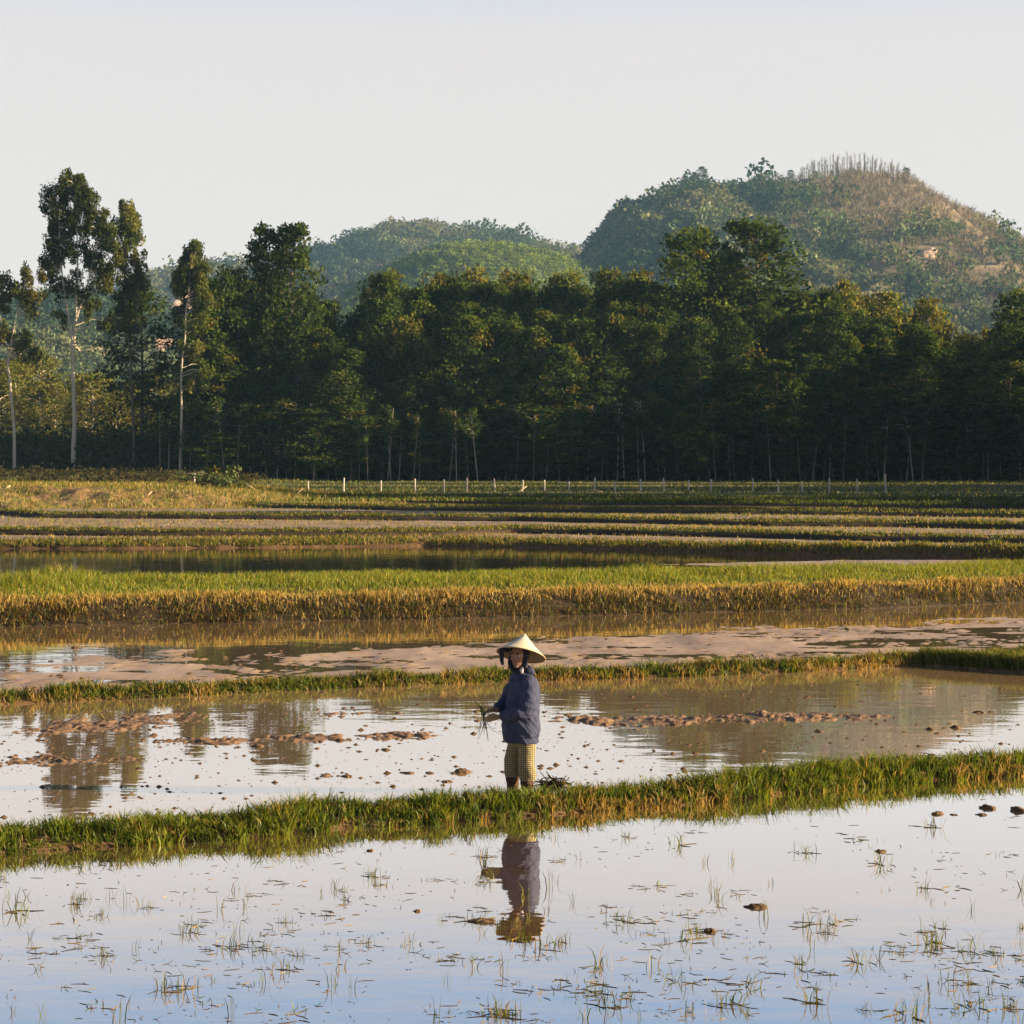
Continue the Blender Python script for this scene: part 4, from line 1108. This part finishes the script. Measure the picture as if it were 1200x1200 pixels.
for x, y, w_ in [(50, 752, 9), (35, 786, 11), (89, 759, 14), (60, 775, 8), (88, 774, 8), (140, 764, 7), (655, 766, 9), (700, 757, 7), (740, 754, 6), (993, 738, 10), (1103, 732, 8), (1125, 733, 7), (1190, 730, 9), (1040, 742, 7), (880, 747, 6), (930, 745, 6), (560, 762, 6), (480, 765, 7), (190, 779, 7)]:
    clod(x, y, w_, 'small dark clod on the flat wet mud behind the thin bund', 'clods on the flat wet mud', .8)
g = Geo(); cn = 0
for i in range(12000):
    zone = rng.random() < .78
    x = -30 + 1260 * rng.random()
    y = (800 + 170 * rng.random()) if zone else (722 + 90 * rng.random())
    p = P(x, y, 0)
    if zone:
        if not (Yl('B1', p[0]) + .75 < p[1] < Yl('B2', p[0]) - .05): continue
        m_ = float(blobs(np.array([p[0]]), np.array([p[1]]), spB)[0])
        if rng.random() > .20 + .8 * m_: continue
    else:
        if not (Yl('B2', p[0]) + .7 < p[1] < Yl('DK', p[0]) - .2): continue
        if fbm(np.array(x / 90.), np.array(y / 14.), 3) < .5 + .25 * rng.random(): continue
    r_ = (.006 + .026 * rng.random() ** 4) * (1.0 if zone else 1.4)
    tpv = np.array([[1, 0, 0], [.3, .9, 0], [-.8, .5, 0], [-.7, -.7, 0], [.4, -.9, 0], [.15, .1, .8]]) * (.6 + .8 * rng.random((6, 3))); a = rng.random() * 6.28
    tpv = np.stack([tpv[:, 0] * math.cos(a) - tpv[:, 1] * math.sin(a), (tpv[:, 0] * math.sin(a) + tpv[:, 1] * math.cos(a)), tpv[:, 2] - .1], 1) * r_ * np.array([1.5, 1.2, .9])
    g.add(tpv + [p[0], p[1], 0.0 if zone else .012], None, [(0, 1, 5), (1, 2, 5), (2, 3, 5), (3, 4, 5), (4, 0, 5)])
tag(g.build('mud_crumbs', M['clod']), 'crumbs of brown mud scattered over the shallow paddies', 'mud crumbs', kind='stuff')
# uprooted weed heaps on the near bund
def heap(x, y, wpx, label, n=90):
    p = P(x, y, .1); S = p[1] / FPX; g = Geo(); r = wpx / 2 * S
    V = CM[0]
    for i in range(n):
        a = rng.random() * 6.28; q0 = rng.normal(0, .45, 3) * r; q0[2] = abs(q0[2]) * .6
        d = np.array([math.cos(a), math.sin(a), rng.normal(.1, .4)]) * r * (.2 + .45 * rng.random())
        V, q, t = tube([q0 - d, q0 + rng.normal(0, .02, 3), q0 + d], [.004, .006, .003], 4, False); g.add(V, q, t, mixcol(1, [(.03, .022, .014), (.06, .04, .022), (.10, .07, .035)], [3, 2, 1])[0])
    tag(g.build('weed_heap', M['twig'], loc=(p[0], p[1], .08)), label, 'weed heap')
heap(648, 921, 36, 'heap of dark uprooted weeds on the bund right of the farmer', 130)
heap(985, 905, 34, 'dark rounded weed clump on the bund toward the right', 140)
heap(955, 912, 22, 'smaller dark weed clump left of the rounded one', 90)
heap(1090, 893, 30, 'brown weed clump on the bund nearest the right edge', 110)

# ------------------------------------------------------------------ farmer
rng = np.random.default_rng(3)
PL = P(613, 927, 0.0)
A0 = math.radians(203)
CA, SA = math.cos(A0), math.sin(A0)
def B(f, l, z): return np.array([f * CA - l * SA, f * SA + l * CA, z])   # body frame (forward, left, up) -> offsets from the feet
AH = math.radians(244)                                                   # where the head looks
HC = B(.045, .005, 1.285)
def HB_(f, l, z):
    return HC + np.array([f * math.cos(AH) - l * math.sin(AH), f * math.sin(AH) + l * math.cos(AH), z])

def rings(centers, ra, rb, axa=None, axb=None, sides=20):
    """closed loft of elliptical rings; axes fixed or perpendicular to the path"""
    c = np.asarray(centers, float); n = len(c)
    ra = np.broadcast_to(np.asarray(ra, float), (n,)); rb = np.broadcast_to(np.asarray(rb, float), (n,))
    if axa is None:
        d = np.gradient(c, axis=0); d /= np.linalg.norm(d, axis=1, keepdims=True) + 1e-9
        ref = np.array([.13, .2, .97]) if abs(d[n // 2][2]) < .75 else np.array([CA, SA, 0.05])
        u = np.cross(d, ref); u /= np.linalg.norm(u, axis=1, keepdims=True); v = np.cross(d, u)
    else:
        u = np.repeat(np.array([axa]), n, 0); v = np.repeat(np.array([axb]), n, 0)
    a = np.arange(sides) * 2 * PI / sides
    V = c[:, None] + (ra[:, None] * np.cos(a))[..., None] * u[:, None] + (rb[:, None] * np.sin(a))[..., None] * v[:, None]
    q = []; t = []
    for i in range(n - 1):
        for j in range(sides):
            k = (j + 1) % sides; q.append((i * sides + j, i * sides + k, (i + 1) * sides + k, (i + 1) * sides + j))
    V = np.concatenate([V.reshape(-1, 3), c[:1], c[-1:]]); b = n * sides
    for j in range(sides):
        k = (j + 1) % sides; t.append((k, j, b)); t.append(((n - 1) * sides + j, (n - 1) * sides + k, b + 1))
    return V, q, t

def ball(c, r, ax=None, seg=20):
    """ellipsoid with radii r along the axes ax"""
    th = np.linspace(-PI / 2, PI / 2, seg)[1:-1]
    ax = np.eye(3) if ax is None else np.asarray(ax, float)
    cs = np.array([c + ax[2] * r[2] * math.sin(t_) for t_ in th]); k = np.cos(th)
    V, q, t = rings(cs, r[0] * k, r[1] * k, ax[0], ax[1], seg)
    V[-2] = c - ax[2] * r[2]; V[-1] = c + ax[2] * r[2]
    return V, q, t

def fuse(geo, name, voxel, mat, parent, smooth=4, colf=None, dispf=None):
    """join overlapping closed shapes into one continuous skin"""
    me = geo.mesh(name + '_raw')
    o = link(name, me)
    m = o.modifiers.new('r', 'REMESH'); m.mode = 'VOXEL'; m.voxel_size = voxel
    s = o.modifiers.new('s', 'SMOOTH'); s.iterations = smooth; s.factor = .5
    bpy.context.view_layer.update()
    ev = o.evaluated_get(bpy.context.evaluated_depsgraph_get())
    new = bpy.data.meshes.new_from_object(ev)
    o.modifiers.clear(); o.data = new; bpy.data.meshes.remove(me); new.name = name
    co = np.empty(len(new.vertices) * 3, np.float32); new.vertices.foreach_get('co', co); co = co.reshape(-1, 3).astype(float)
    if dispf is not None:
        no = np.empty(len(co) * 3, np.float32); new.vertices.foreach_get('normal', no); no = no.reshape(-1, 3)
        co = co + no * dispf(co)[:, None]
        new.vertices.foreach_set('co', co.astype(np.float32).ravel())
    for a in list(new.color_attributes): new.color_attributes.remove(a)
    at = new.color_attributes.new('tint', 'FLOAT_COLOR', 'POINT')
    c = colf(co) if colf else np.full((len(co), 3), .5)
    at.data.foreach_set('color', np.concatenate([c, np.ones((len(c), 1))], 1).astype(np.float32).ravel())
    new.polygons.foreach_set('use_smooth', np.ones(len(new.polygons), bool))
    new.materials.clear(); new.materials.append(mat); new.update()
    if parent: o.parent = parent
    return o

def tint_mat(name, rough=.7, spec=.3):
    m, t = newmat(name)
    at = N(t, 'ShaderNodeAttribute', attribute_name='tint')
    nz = N(t, 'ShaderNodeTexNoise'); nz.inputs['Scale'].default_value = 60
    tcn = N(t, 'ShaderNodeTexCoord'); t.links.new(tcn.outputs['Object'], nz.inputs[0])
    mr = N(t, 'ShaderNodeMapRange'); mr.inputs[3].default_value = .75; mr.inputs[4].default_value = 1.25; t.links.new(nz.outputs[0], mr.inputs[0])
    mx = N(t, 'ShaderNodeMix', data_type='RGBA', blend_type='MULTIPLY'); mx.inputs[0].default_value = 1
    t.links.new(at.outputs['Color'], mx.inputs[6]); t.links.new(mr.outputs[0], mx.inputs[7])
    b = N(t, 'ShaderNodeBsdfPrincipled'); b.inputs['Roughness'].default_value = rough; b.inputs['Specular IOR Level'].default_value = spec
    t.links.new(mx.outputs[2], b.inputs['Base Color'])
    o = N(t, 'ShaderNodeOutputMaterial'); t.links.new(b.outputs[0], o.inputs[0])
    return m

FARMER = thing('person', 'farmer in a conical straw hat and blue jacket holding seedlings behind the bund', 'person', tuple(PL))
SK = tint_mat('skin', .55, .35)
hx, hy, hz = (HB_(1, 0, 0) - HC), (HB_(0, 1, 0) - HC), np.array([0, 0, 1.0])

# --- body: one continuous figure
g = Geo()
def add(r): g.add(r[0], r[1], r[2])
EL_L, WR_L = B(.075, .215, .80), B(.285, .115, .735)
EL_R, WR_R = B(.09, -.205, .83), B(.275, -.015, .785)
SH_L, SH_R = B(-.01, .142, 1.055), B(0, -.142, 1.06)
add(rings([B(0, 0, .60), B(0, 0, .70), B(-.005, 0, .82), B(-.01, 0, .95), B(-.012, 0, 1.05), B(-.005, 0, 1.12)], [.085, .095, .08, .095, .10, .06], [.14, .145, .12, .145, .155, .08], B(1, 0, 0), B(0, 1, 0)))
add(rings([B(0, 0, 1.08), B(.01, 0, 1.15), HC + [0, 0, -.07]], [.055, .045, .045], [.055, .045, .045], B(1, 0, 0), B(0, 1, 0)))
for sh, el, wr in ((SH_L, EL_L, WR_L), (SH_R, EL_R, WR_R)):
    add(rings([sh, (sh + el) / 2, el], [.05, .044, .036], [.05, .044, .036])); add(rings([el, (el * .6 + wr * .4), wr], [.036, .036, .025], [.036, .036, .026]))
for s, ff in ((1, 0.0), (-1, .075)):
    hip, kn, an = B(0, .075 * s, .62), B(ff * .6 + .015, .08 * s, .33), B(ff, .08 * s, -.01)
    add(rings([hip, (hip + kn) / 2, kn], [.075, .065, .05], [.075, .065, .05])); add(rings([kn, kn * .6 + an * .4, an], [.05, .048, .034], [.05, .048, .034]))
    add(rings([an + B(-.05, 0, -.03), an + B(.03, 0, -.035), an + B(.12, 0, -.055), an + B(.16, 0, -.06)], [.032, .036, .03, .018], [.032, .036, .04, .02]))
# head
ax = (hx, hy, hz)
add(ball(HC + [0, 0, .025], (.088, .072, .095), ax)); add(ball(HB_(.02, 0, -.035), (.062, .056, .075), ax))
add(ball(HB_(.055, 0, -.085), (.026, .026, .018), ax))                                   # chin
add(rings([HB_(.083, 0, .022), HB_(.094, 0, -.002), HB_(.098, 0, -.018), HB_(.088, 0, -.026)], [.008, .010, .013, .008], [.007, .011, .015, .009], hx, hy, 10))   # nose
add(rings([HB_(.078, -.045, .030), HB_(.086, 0, .034), HB_(.078, .045, .030)], .011, .009, sides=8))                          # brow
for s in (1, -1):
    add(ball(HB_(.058, .040 * s, -.012), (.024, .020, .020), ax)); add(ball(HB_(-.005, .073 * s, -.005), (.018, .010, .028), ax))
add(ball(HB_(.077, 0, -.047), (.011, .022, .006), ax, 12)); add(ball(HB_(.075, 0, -.058), (.011, .019, .007), ax, 12))          # lips
# hands with five fingers curled round the seedlings
HT = B(.385, .02, .715)
def hand(wr, fwd, up, side, lens, curl):
    fwd = fwd / np.linalg.norm(fwd); side = side - fwd * side.dot(fwd); side /= np.linalg.norm(side); up = np.cross(fwd, side)
    add(rings([wr - fwd * .01, wr + fwd * .03, wr + fwd * .075, wr + fwd * .085], [.022, .034, .038, .032], [.017, .017, .015, .012], side, up))
    for i, (o_, L) in enumerate(zip((.030, .010, -.010, -.029), lens)):
        b0 = wr + fwd * (.072 - .004 * abs(i - 1.3)) + side * o_
        c1 = b0 + (fwd * math.cos(curl * .4) - up * math.sin(curl * .4)) * L * .45
        c2 = c1 + (fwd * math.cos(curl) - up * math.sin(curl)) * L * .32
        c3 = c2 + (fwd * math.cos(curl * 1.7) - up * math.sin(curl * 1.7)) * L * .25
        add(rings([b0 - fwd * .015, b0, c1, c2, c3], [.010, .0095, .009, .0082, .006], [.010, .0095, .009, .0082, .006], sides=10))
    b0 = wr + fwd * .025 + side * .028
    add(rings([b0, b0 + side * .022 + fwd * .022 - up * .006, b0 + side * .028 + fwd * .050 - up * .016, b0 + side * .022 + fwd * .070 - up * .022], [.013, .012, .010, .007], [.013, .012, .010, .007], sides=10))
fw = B(.93, -.30, -.10)
hand(WR_L + fw * .015, fw, None, np.array([0, 0, 1.0]) * .8 + B(.1, .5, 0), (.068, .076, .071, .056), .45)
fr = B(.97, .10, -.02)
hand(WR_R + fr * .015, fr, None, np.array([0, 0, .55]) + B(.0, .8, 0), (.066, .074, .069, .054), .75)
def body_col(co):
    c = np.repeat(np.array([[.22, .115, .07]]), len(co), 0)
    z = co[:, 2]; rel = co - HC
    f = rel @ hx; l = rel @ hy
    lip = (f > .06) & (abs(l) < .023) & (rel[:, 2] > -.064) & (rel[:, 2] < -.042); c[lip] = (.22, .075, .06)
    chk = (f > .03) & (abs(abs(l) - .042) < .02) & (abs(rel[:, 2] + .012) < .02); c[chk] = (.25, .12, .07)
    brow = (f > .06) & (abs(abs(l) - .032) < .02) & (abs(rel[:, 2] - .040) < .006); c[brow] = (.05, .03, .02)
    hnd = (np.linalg.norm(co - HT, axis=1) < .17) & (z < .9); c[hnd] = (.16, .125, .085)      # muddy hands
    leg = z < .16; c[leg] = (.17, .085, .05)
    c[z < .05] = (.10, .06, .035)
    return c
fuse(g, 'body', .0048, SK, FARMER, 3, body_col)

# eyes
EY = tint_mat('eyes', .2, .5)
for s in (1, -1):
    ge = Geo(); V, q, t = ball(HB_(.071, .030 * s, .016), (.010, .014, .008), ax, 12)
    rel = V - HC; dark = (rel @ hy - .030 * s) ** 2 < .006 ** 2
    ge.add(V, q, t, np.where(dark[:, None], (.015, .01, .008), (.55, .5, .45)))
    ge.build('eye', EY, FARMER, True)

# --- jacket
M['denim'] = None
def cloth_mat(name, c1, c2, weave=380.0):
    m, t = newmat(name)
    tcn = N(t, 'ShaderNodeTexCoord')
    nz = N(t, 'ShaderNodeTexNoise'); nz.inputs['Scale'].default_value = 9; nz.inputs['Detail'].default_value = 6; t.links.new(tcn.outputs['Object'], nz.inputs[0])
    mx = N(t, 'ShaderNodeMix', data_type='RGBA'); mx.inputs[6].default_value = (*c1, 1); mx.inputs[7].default_value = (*c2, 1)
    t.links.new(nz.outputs[0], mx.inputs[0])
    b = N(t, 'ShaderNodeBsdfPrincipled'); b.inputs['Roughness'].default_value = .85; b.inputs['Specular IOR Level'].default_value = .15
    t.links.new(mx.outputs[2], b.inputs['Base Color'])
    n2 = N(t, 'ShaderNodeTexNoise'); n2.inputs['Scale'].default_value = 22; n2.inputs['Detail'].default_value = 3
    mp = N(t, 'ShaderNodeMapping'); mp.inputs['Scale'].default_value = (1, 1, .55); t.links.new(tcn.outputs['Object'], mp.inputs[0]); t.links.new(mp.outputs[0], n2.inputs[0])
    bp = N(t, 'ShaderNodeBump'); bp.inputs['Distance'].default_value = .012; t.links.new(n2.outputs[0], bp.inputs['Height']); t.links.new(bp.outputs[0], b.inputs['Normal'])
    o = N(t, 'ShaderNodeOutputMaterial'); t.links.new(b.outputs[0], o.inputs[0])
    return m
JK = cloth_mat('blue_cloth', (.012, .016, .042), (.060, .068, .118))
g = Geo()
zz = [.470, .485, .525, .54, .62, .74, .86, .95, 1.01, 1.06, 1.105, 1.14]
ff_ = [.012, .012, .012, .014, .018, .012, .004, -.002, -.006, -.006, 0, .006]
rf_ = [.148, .152, .150, .166, .172, .165, .158, .150, .140, .122, .092, .066]
rl_ = [.180, .184, .178, .196, .204, .196, .186, .182, .174, .150, .110, .070]
add(rings([B(f, 0, z) for f, z in zip(ff_, zz)], rf_, rl_, B(1, 0, 0), B(0, 1, 0), 28))
add(rings([B(.135, .0, .475), B(.15, 0, .55), B(.15, 0, .66), B(.13, 0, .78)], [.045, .055, .05, .04], [.10, .11, .11, .10], B(1, 0, 0), B(0, 1, 0), 16))   # loose front
jgeo = g; g = Geo()
add(rings([SH_L + B(0, -.06, .015), SH_L + B(0, .015, -.02), (SH_L + EL_L) / 2 + B(-.005, .012, .02), EL_L + B(-.02, .01, .02), EL_L + B(.0, .005, -.03)], [.07, .084, .085, .080, .062], [.07, .082, .082, .085, .07]))
add(rings([EL_L + B(-.02, .005, .0), EL_L * .75 + WR_L * .25 + [0, 0, -.012], EL_L * .4 + WR_L * .6 + [0, 0, -.004], WR_L * .93 + EL_L * .07, WR_L], [.068, .076, .062, .046, .042], [.070, .080, .062, .046, .042]))
sleeve_l = g; g = Geo()
add(rings([SH_R + B(0, .06, .015), SH_R + B(0, -.015, -.02), (SH_R + EL_R) / 2, EL_R], [.07, .08, .078, .068], [.07, .08, .078, .068]))
add(rings([EL_R, EL_R * .7 + WR_R * .3, EL_R * .35 + WR_R * .65, WR_R], [.066, .066, .055, .042], [.066, .066, .055, .042]))
sleeve_r = g; g = jgeo
add(rings([B(.0, 0, 1.10), B(.008, 0, 1.15), B(.014, 0, 1.19)], [.070, .060, .060], [.072, .062, .062], B(1, 0, 0), B(0, 1, 0)))
def folds(co):
    x, y, z = co.T
    return .026 * (.25 - 2 * np.abs(fbm(x * 9 + z * 7 + 5, z * 4 + y * 9, 3) - .5)) + .006 * np.sin(z * 38 + 6 * fbm(x * 6, y * 6 + z * 3, 2)) * sstep(.9, .5, z) * .5 + .010 * (fbm(z * 16 + 2, (x + y) * 7, 3) - .5)
def arm_folds(co):
    x, y, z = co.T
    u_ = co @ (EL_L - SH_L) / .3; v_ = co @ (WR_L - EL_L) / .3
    n_ = fbm(u_ * 11 + 2, v_ * 5 + y * 6, 3, .6)
    return .030 * (np.abs(n_ - .5) * -2 + .25) + .010 * (fbm(x * 15, z * 15 + y * 8, 2) - .5)
jk = fuse(g, 'jacket', .008, JK, FARMER, 3, None, folds)
for sg in (sleeve_l, sleeve_r): fuse(sg, 'sleeve', .008, JK, jk, 2, None, arm_folds)
# pale inner collar, and the folded-down collar of the jacket
IC = cloth_mat('pale_shirt', (.50, .40, .42), (.62, .52, .54))
g = Geo(); add(rings([B(.035, .035, 1.125), B(.040, .050, 1.165), B(.030, .060, 1.195)], [.020, .018, .010], [.034, .030, .022], B(1, 0, 0), B(0, 1, 0), 12))
fuse(g, 'shirt_collar', .006, IC, FARMER, 2)
g = Geo(); add(rings([B(-.05, .06, 1.12), B(-.045, .075, 1.15), B(-.04, .068, 1.185)], [.055, .045, .03], [.025, .022, .014], B(1, 0, 0), B(0, 1, 0), 14))
add(rings([B(-.065, 0, 1.12), B(-.06, 0, 1.16), B(-.05, 0, 1.20)], [.025, .022, .014], [.07, .06, .05], B(1, 0, 0), B(0, 1, 0), 14))
fuse(g, 'collar', .007, JK, jk, 2)

# --- trousers with small checks
m, t = newmat('checked_cloth')
tcn = N(t, 'ShaderNodeTexCoord'); sp_ = N(t, 'ShaderNodeSeparateXYZ'); t.links.new(tcn.outputs['Object'], sp_.inputs[0])
def wavef(src, k, ph=0.0):
    a = N(t, 'ShaderNodeMath', operation='MULTIPLY_ADD'); a.inputs[1].default_value = k; a.inputs[2].default_value = ph
    s = N(t, 'ShaderNodeMath', operation='SINE'); t.links.new(src, a.inputs[0]); t.links.new(a.outputs[0], s.inputs[0])
    return s.outputs[0]
sx1 = wavef(sp_.outputs['X'], 2 * PI / .017); sz1 = wavef(sp_.outputs['Z'], 2 * PI / .018)
mxx = N(t, 'ShaderNodeMath', operation='MAXIMUM'); t.links.new(sx1, mxx.inputs[0]); t.links.new(sz1, mxx.inputs[1])
rp = N(t, 'ShaderNodeMapRange'); rp.inputs[1].default_value = .25; rp.inputs[2].default_value = .6; t.links.new(mxx.outputs[0], rp.inputs[0])
mx = N(t, 'ShaderNodeMix', data_type='RGBA'); mx.inputs[6].default_value = (.32, .255, .115, 1); mx.inputs[7].default_value = (.035, .03, .02, 1); t.links.new(rp.outputs[0], mx.inputs[0])
b = N(t, 'ShaderNodeBsdfPrincipled'); b.inputs['Roughness'].default_value = .85; t.links.new(mx.outputs[2], b.inputs['Base Color'])
o = N(t, 'ShaderNodeOutputMaterial'); t.links.new(b.outputs[0], o.inputs[0])
CK = m
g = Geo()
add(rings([B(0, 0, .44), B(0, 0, .56), B(0, 0, .64)], [.115, .125, .12], [.155, .165, .155], B(1, 0, 0), B(0, 1, 0)))
for s, ff in ((1, -.01), (-1, .07)):
    add(rings([B(0, .08 * s, .58), B(ff * .5, .083 * s, .44), B(ff * .9 + .01, .085 * s, .31), B(ff, .085 * s, .17), B(ff, .085 * s, .105 if s > 0 else .13)], [.10, .088, .080, .084, .074], [.085, .080, .076, .080, .070], B(1, 0, 0), B(0, 1, 0)))
fuse(g, 'trousers', .009, CK, FARMER, 2, None, lambda co: .016 * (fbm(co[:, 0] * 14 + co[:, 2] * 9, co[:, 2] * 9 + co[:, 1] * 9, 3) - .5))
# dark wrapped cuffs over the muddy shins
CF = cloth_mat('maroon_cloth', (.03, .016, .012), (.095, .048, .032))
for s, ff in ((1, -.005), (-1, .073)):
    g = Geo(); add(rings([B(ff, .083 * s, .01), B(ff, .085 * s, .07), B(ff, .085 * s, .16), B(ff, .085 * s, .20)], [.052, .064, .066, .06], [.050, .060, .064, .056], B(1, 0, 0), B(0, 1, 0), 16))
    fuse(g, 'cuff', .007, CF, FARMER, 1, None, lambda co: .02 * (fbm(co[:, 0] * 22, co[:, 2] * 30 + co[:, 1] * 9, 3) - .5))

# --- dark head cloth with a hanging end
SCF = cloth_mat('dark_cloth', (.012, .013, .022), (.025, .026, .040))
g = Geo()
th = np.linspace(-PI / 2, PI / 2, 26)[1:-1]
V, q, t = ball(HB_(-.022, 0, .015), (.096, .088, .115), ax, 28)
rel = V - HC; f = rel @ hx; l = rel @ hy
g.add(V, q, t)
add(rings([HB_(-.03, 0, -.06), HB_(-.028, 0, -.11), HB_(-.02, 0, -.15)], [.062, .064, .075], [.075, .078, .09], hx, hy))
sd = HB_(.035, -.072, .0)
add(rings([sd, HB_(.04, -.074, -.05), HB_(.05, -.06, -.10), HB_(.055, -.03, -.135)], .020, .024, sides=12))
sd = HB_(.015, .078, .02)
add(rings([sd, HB_(.012, .08, -.05), HB_(.02, .066, -.10)], .020, .016, sides=12))
# end that hangs down by the brim at the left
b0 = np.array([-.215, -.02, 1.355])
add(rings([HB_(.02, -.07, .07), np.array([-.15, -.03, 1.35]), b0, b0 + [.01, 0, -.05], b0 + [.012, 0, -.10], b0 + [.020, 0, -.150]], [.02, .025, .028, .030, .024, .015], [.02, .022, .022, .022, .020, .012], sides=12))
fuse(g, 'head_scarf', .006, SCF, FARMER, 3, None, lambda co: .012 * (fbm(co[:, 0] * 20, co[:, 2] * 16 + co[:, 1] * 11, 3) - .5))

# --- conical straw hat
ht, hl = math.radians(23), math.radians(11)
nrm = np.array([math.sin(hl), math.sin(ht), 1.0]); nrm /= np.linalg.norm(nrm)
e1 = np.cross([0, 1, 0], nrm); e1 /= np.linalg.norm(e1); e2 = np.cross(nrm, e1)
RC = np.array([-.020, HC[1] + .02, 1.300]); HR, HH = .236, .215
m, t = newmat('palm_straw')
tcn = N(t, 'ShaderNodeAttribute', attribute_name='tint')
nz = N(t, 'ShaderNodeTexNoise'); nz.inputs['Scale'].default_value = 40; nz.inputs['Detail'].default_value = 5
oc = N(t, 'ShaderNodeTexCoord'); t.links.new(oc.outputs['Object'], nz.inputs[0])
mr = N(t, 'ShaderNodeMapRange'); mr.inputs[3].default_value = .78; mr.inputs[4].default_value = 1.2; t.links.new(nz.outputs[0], mr.inputs[0])
mx = N(t, 'ShaderNodeMix', data_type='RGBA', blend_type='MULTIPLY'); mx.inputs[0].default_value = 1; t.links.new(tcn.outputs['Color'], mx.inputs[6]); t.links.new(mr.outputs[0], mx.inputs[7])
d = N(t, 'ShaderNodeBsdfPrincipled'); d.inputs['Roughness'].default_value = .6; t.links.new(mx.outputs[2], d.inputs['Base Color'])
o = N(t, 'ShaderNodeOutputMaterial'); t.links.new(d.outputs[0], o.inputs[0])
HAT = m
def hat_shell(off, col):
    k = np.linspace(0, 1, 26); a = np.arange(72) * 2 * PI / 72
    r = HR * k; hgt = HH * (1 - k) + .012 * np.sin(k * PI) * -1 + off
    V = RC + r[:, None, None] * (np.cos(a)[None, :, None] * e1 + np.sin(a)[None, :, None] * e2) + hgt[:, None, None] * nrm
    ridge = (np.arange(26) % 2 == 0)[:, None] * .0012 + .0010 * np.cos(np.arange(72) * PI)[None, :]
    V = V + ridge[..., None] * nrm
    c = np.array(col)[None, None] * (.9 + .12 * (np.arange(26) % 2))[:, None, None] * (.93 + .10 * rng.random((1, 72, 1)))
    return V.reshape(-1, 3), np.broadcast_to(c, V.shape).reshape(-1, 3)
g = Geo(); nS = 72
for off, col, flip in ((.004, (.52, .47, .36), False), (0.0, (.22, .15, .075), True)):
    V, c = hat_shell(off, col)
    q = []
    for i in range(25):
        for j in range(nS):
            k = (j + 1) % nS; f_ = (i * nS + j, (i + 1) * nS + j, (i + 1) * nS + k, i * nS + k); q.append(f_[::-1] if flip else f_)
    g.add(V, q, None, c)
b1, b2 = 25 * nS, 26 * nS + 25 * nS
g.q.append(np.array([(b1 + j, b2 + j, b2 + (j + 1) % nS, b1 + (j + 1) % nS) for j in range(nS)]))
hat = g.build('conical_hat', HAT, FARMER, True)
gr = Geo(); a = np.linspace(0, 2 * PI, 61)
V, q, t = tube(RC + HR * (np.cos(a)[:, None] * e1 + np.sin(a)[:, None] * e2), .0045, 6, False); gr.add(V, q, t, (.40, .28, .14))
gr.build('rim', HAT, hat, True)
gs = Geo()
for s in (1, -1):
    V, q, t = tube([HB_(.0, .095 * s, .03), HB_(.03, .072 * s, -.06), HB_(.05, .01 * s, -.112)], .004, 5, False); gs.add(V, q, t, (.03, .03, .05))
gs.build('chin_strap', tint_mat('strap'), hat, True)

# --- seedlings in her hands
g = Geo(); hp = PL + HT + B(.03, 0, .02)
for i in range(9):
    d = np.array([rng.normal(-.25, .35), rng.normal(0, .3), 1.0]); d /= np.linalg.norm(d); L = .07 + .09 * rng.random()
    b_ = hp + rng.normal(0, .012, 3)
    V, q, t = tube([b_, b_ + d * L * .6, b_ + d * L + [rng.normal(-.02, .03), 0, -.015]], [.003, .004, .001], 4, False); g.add(V, q, t, mixcol(1, [(.06, .08, .02), (.10, .10, .03), (.12, .09, .04)], [2, 1, 1])[0])
for i in range(8):
    d = np.array([rng.normal(.05, .22), rng.normal(0, .2), -1.0]); d /= np.linalg.norm(d); L = .10 + .14 * rng.random()
    b_ = hp + rng.normal(0, .010, 3) + [0, 0, -.02]
    V, q, t = tube([b_, b_ + d * L * .5, b_ + d * L + [rng.normal(0, .02), 0, 0]], [.004, .003, .001], 4, False); g.add(V, q, t, mixcol(1, [(.04, .03, .018), (.09, .06, .03)], [2, 1])[0])
V, q, t = tube([hp + [0, 0, .05], hp, hp + [0.005, 0, -.07]], [.008, .011, .006], 6); g.add(V, q, t, (.07, .07, .025))
V, q, t = tube([hp + [.03, 0, -.06], hp + [.09, -.02, -.13], hp + [.17, -.03, -.17]], [.002, .0025, .001], 4); g.add(V, q, t, (.09, .06, .03))
tag(g.build('seedlings', M['twig']), 'small bunch of rice seedlings with hanging roots in the hands of the farmer', 'seedlings')
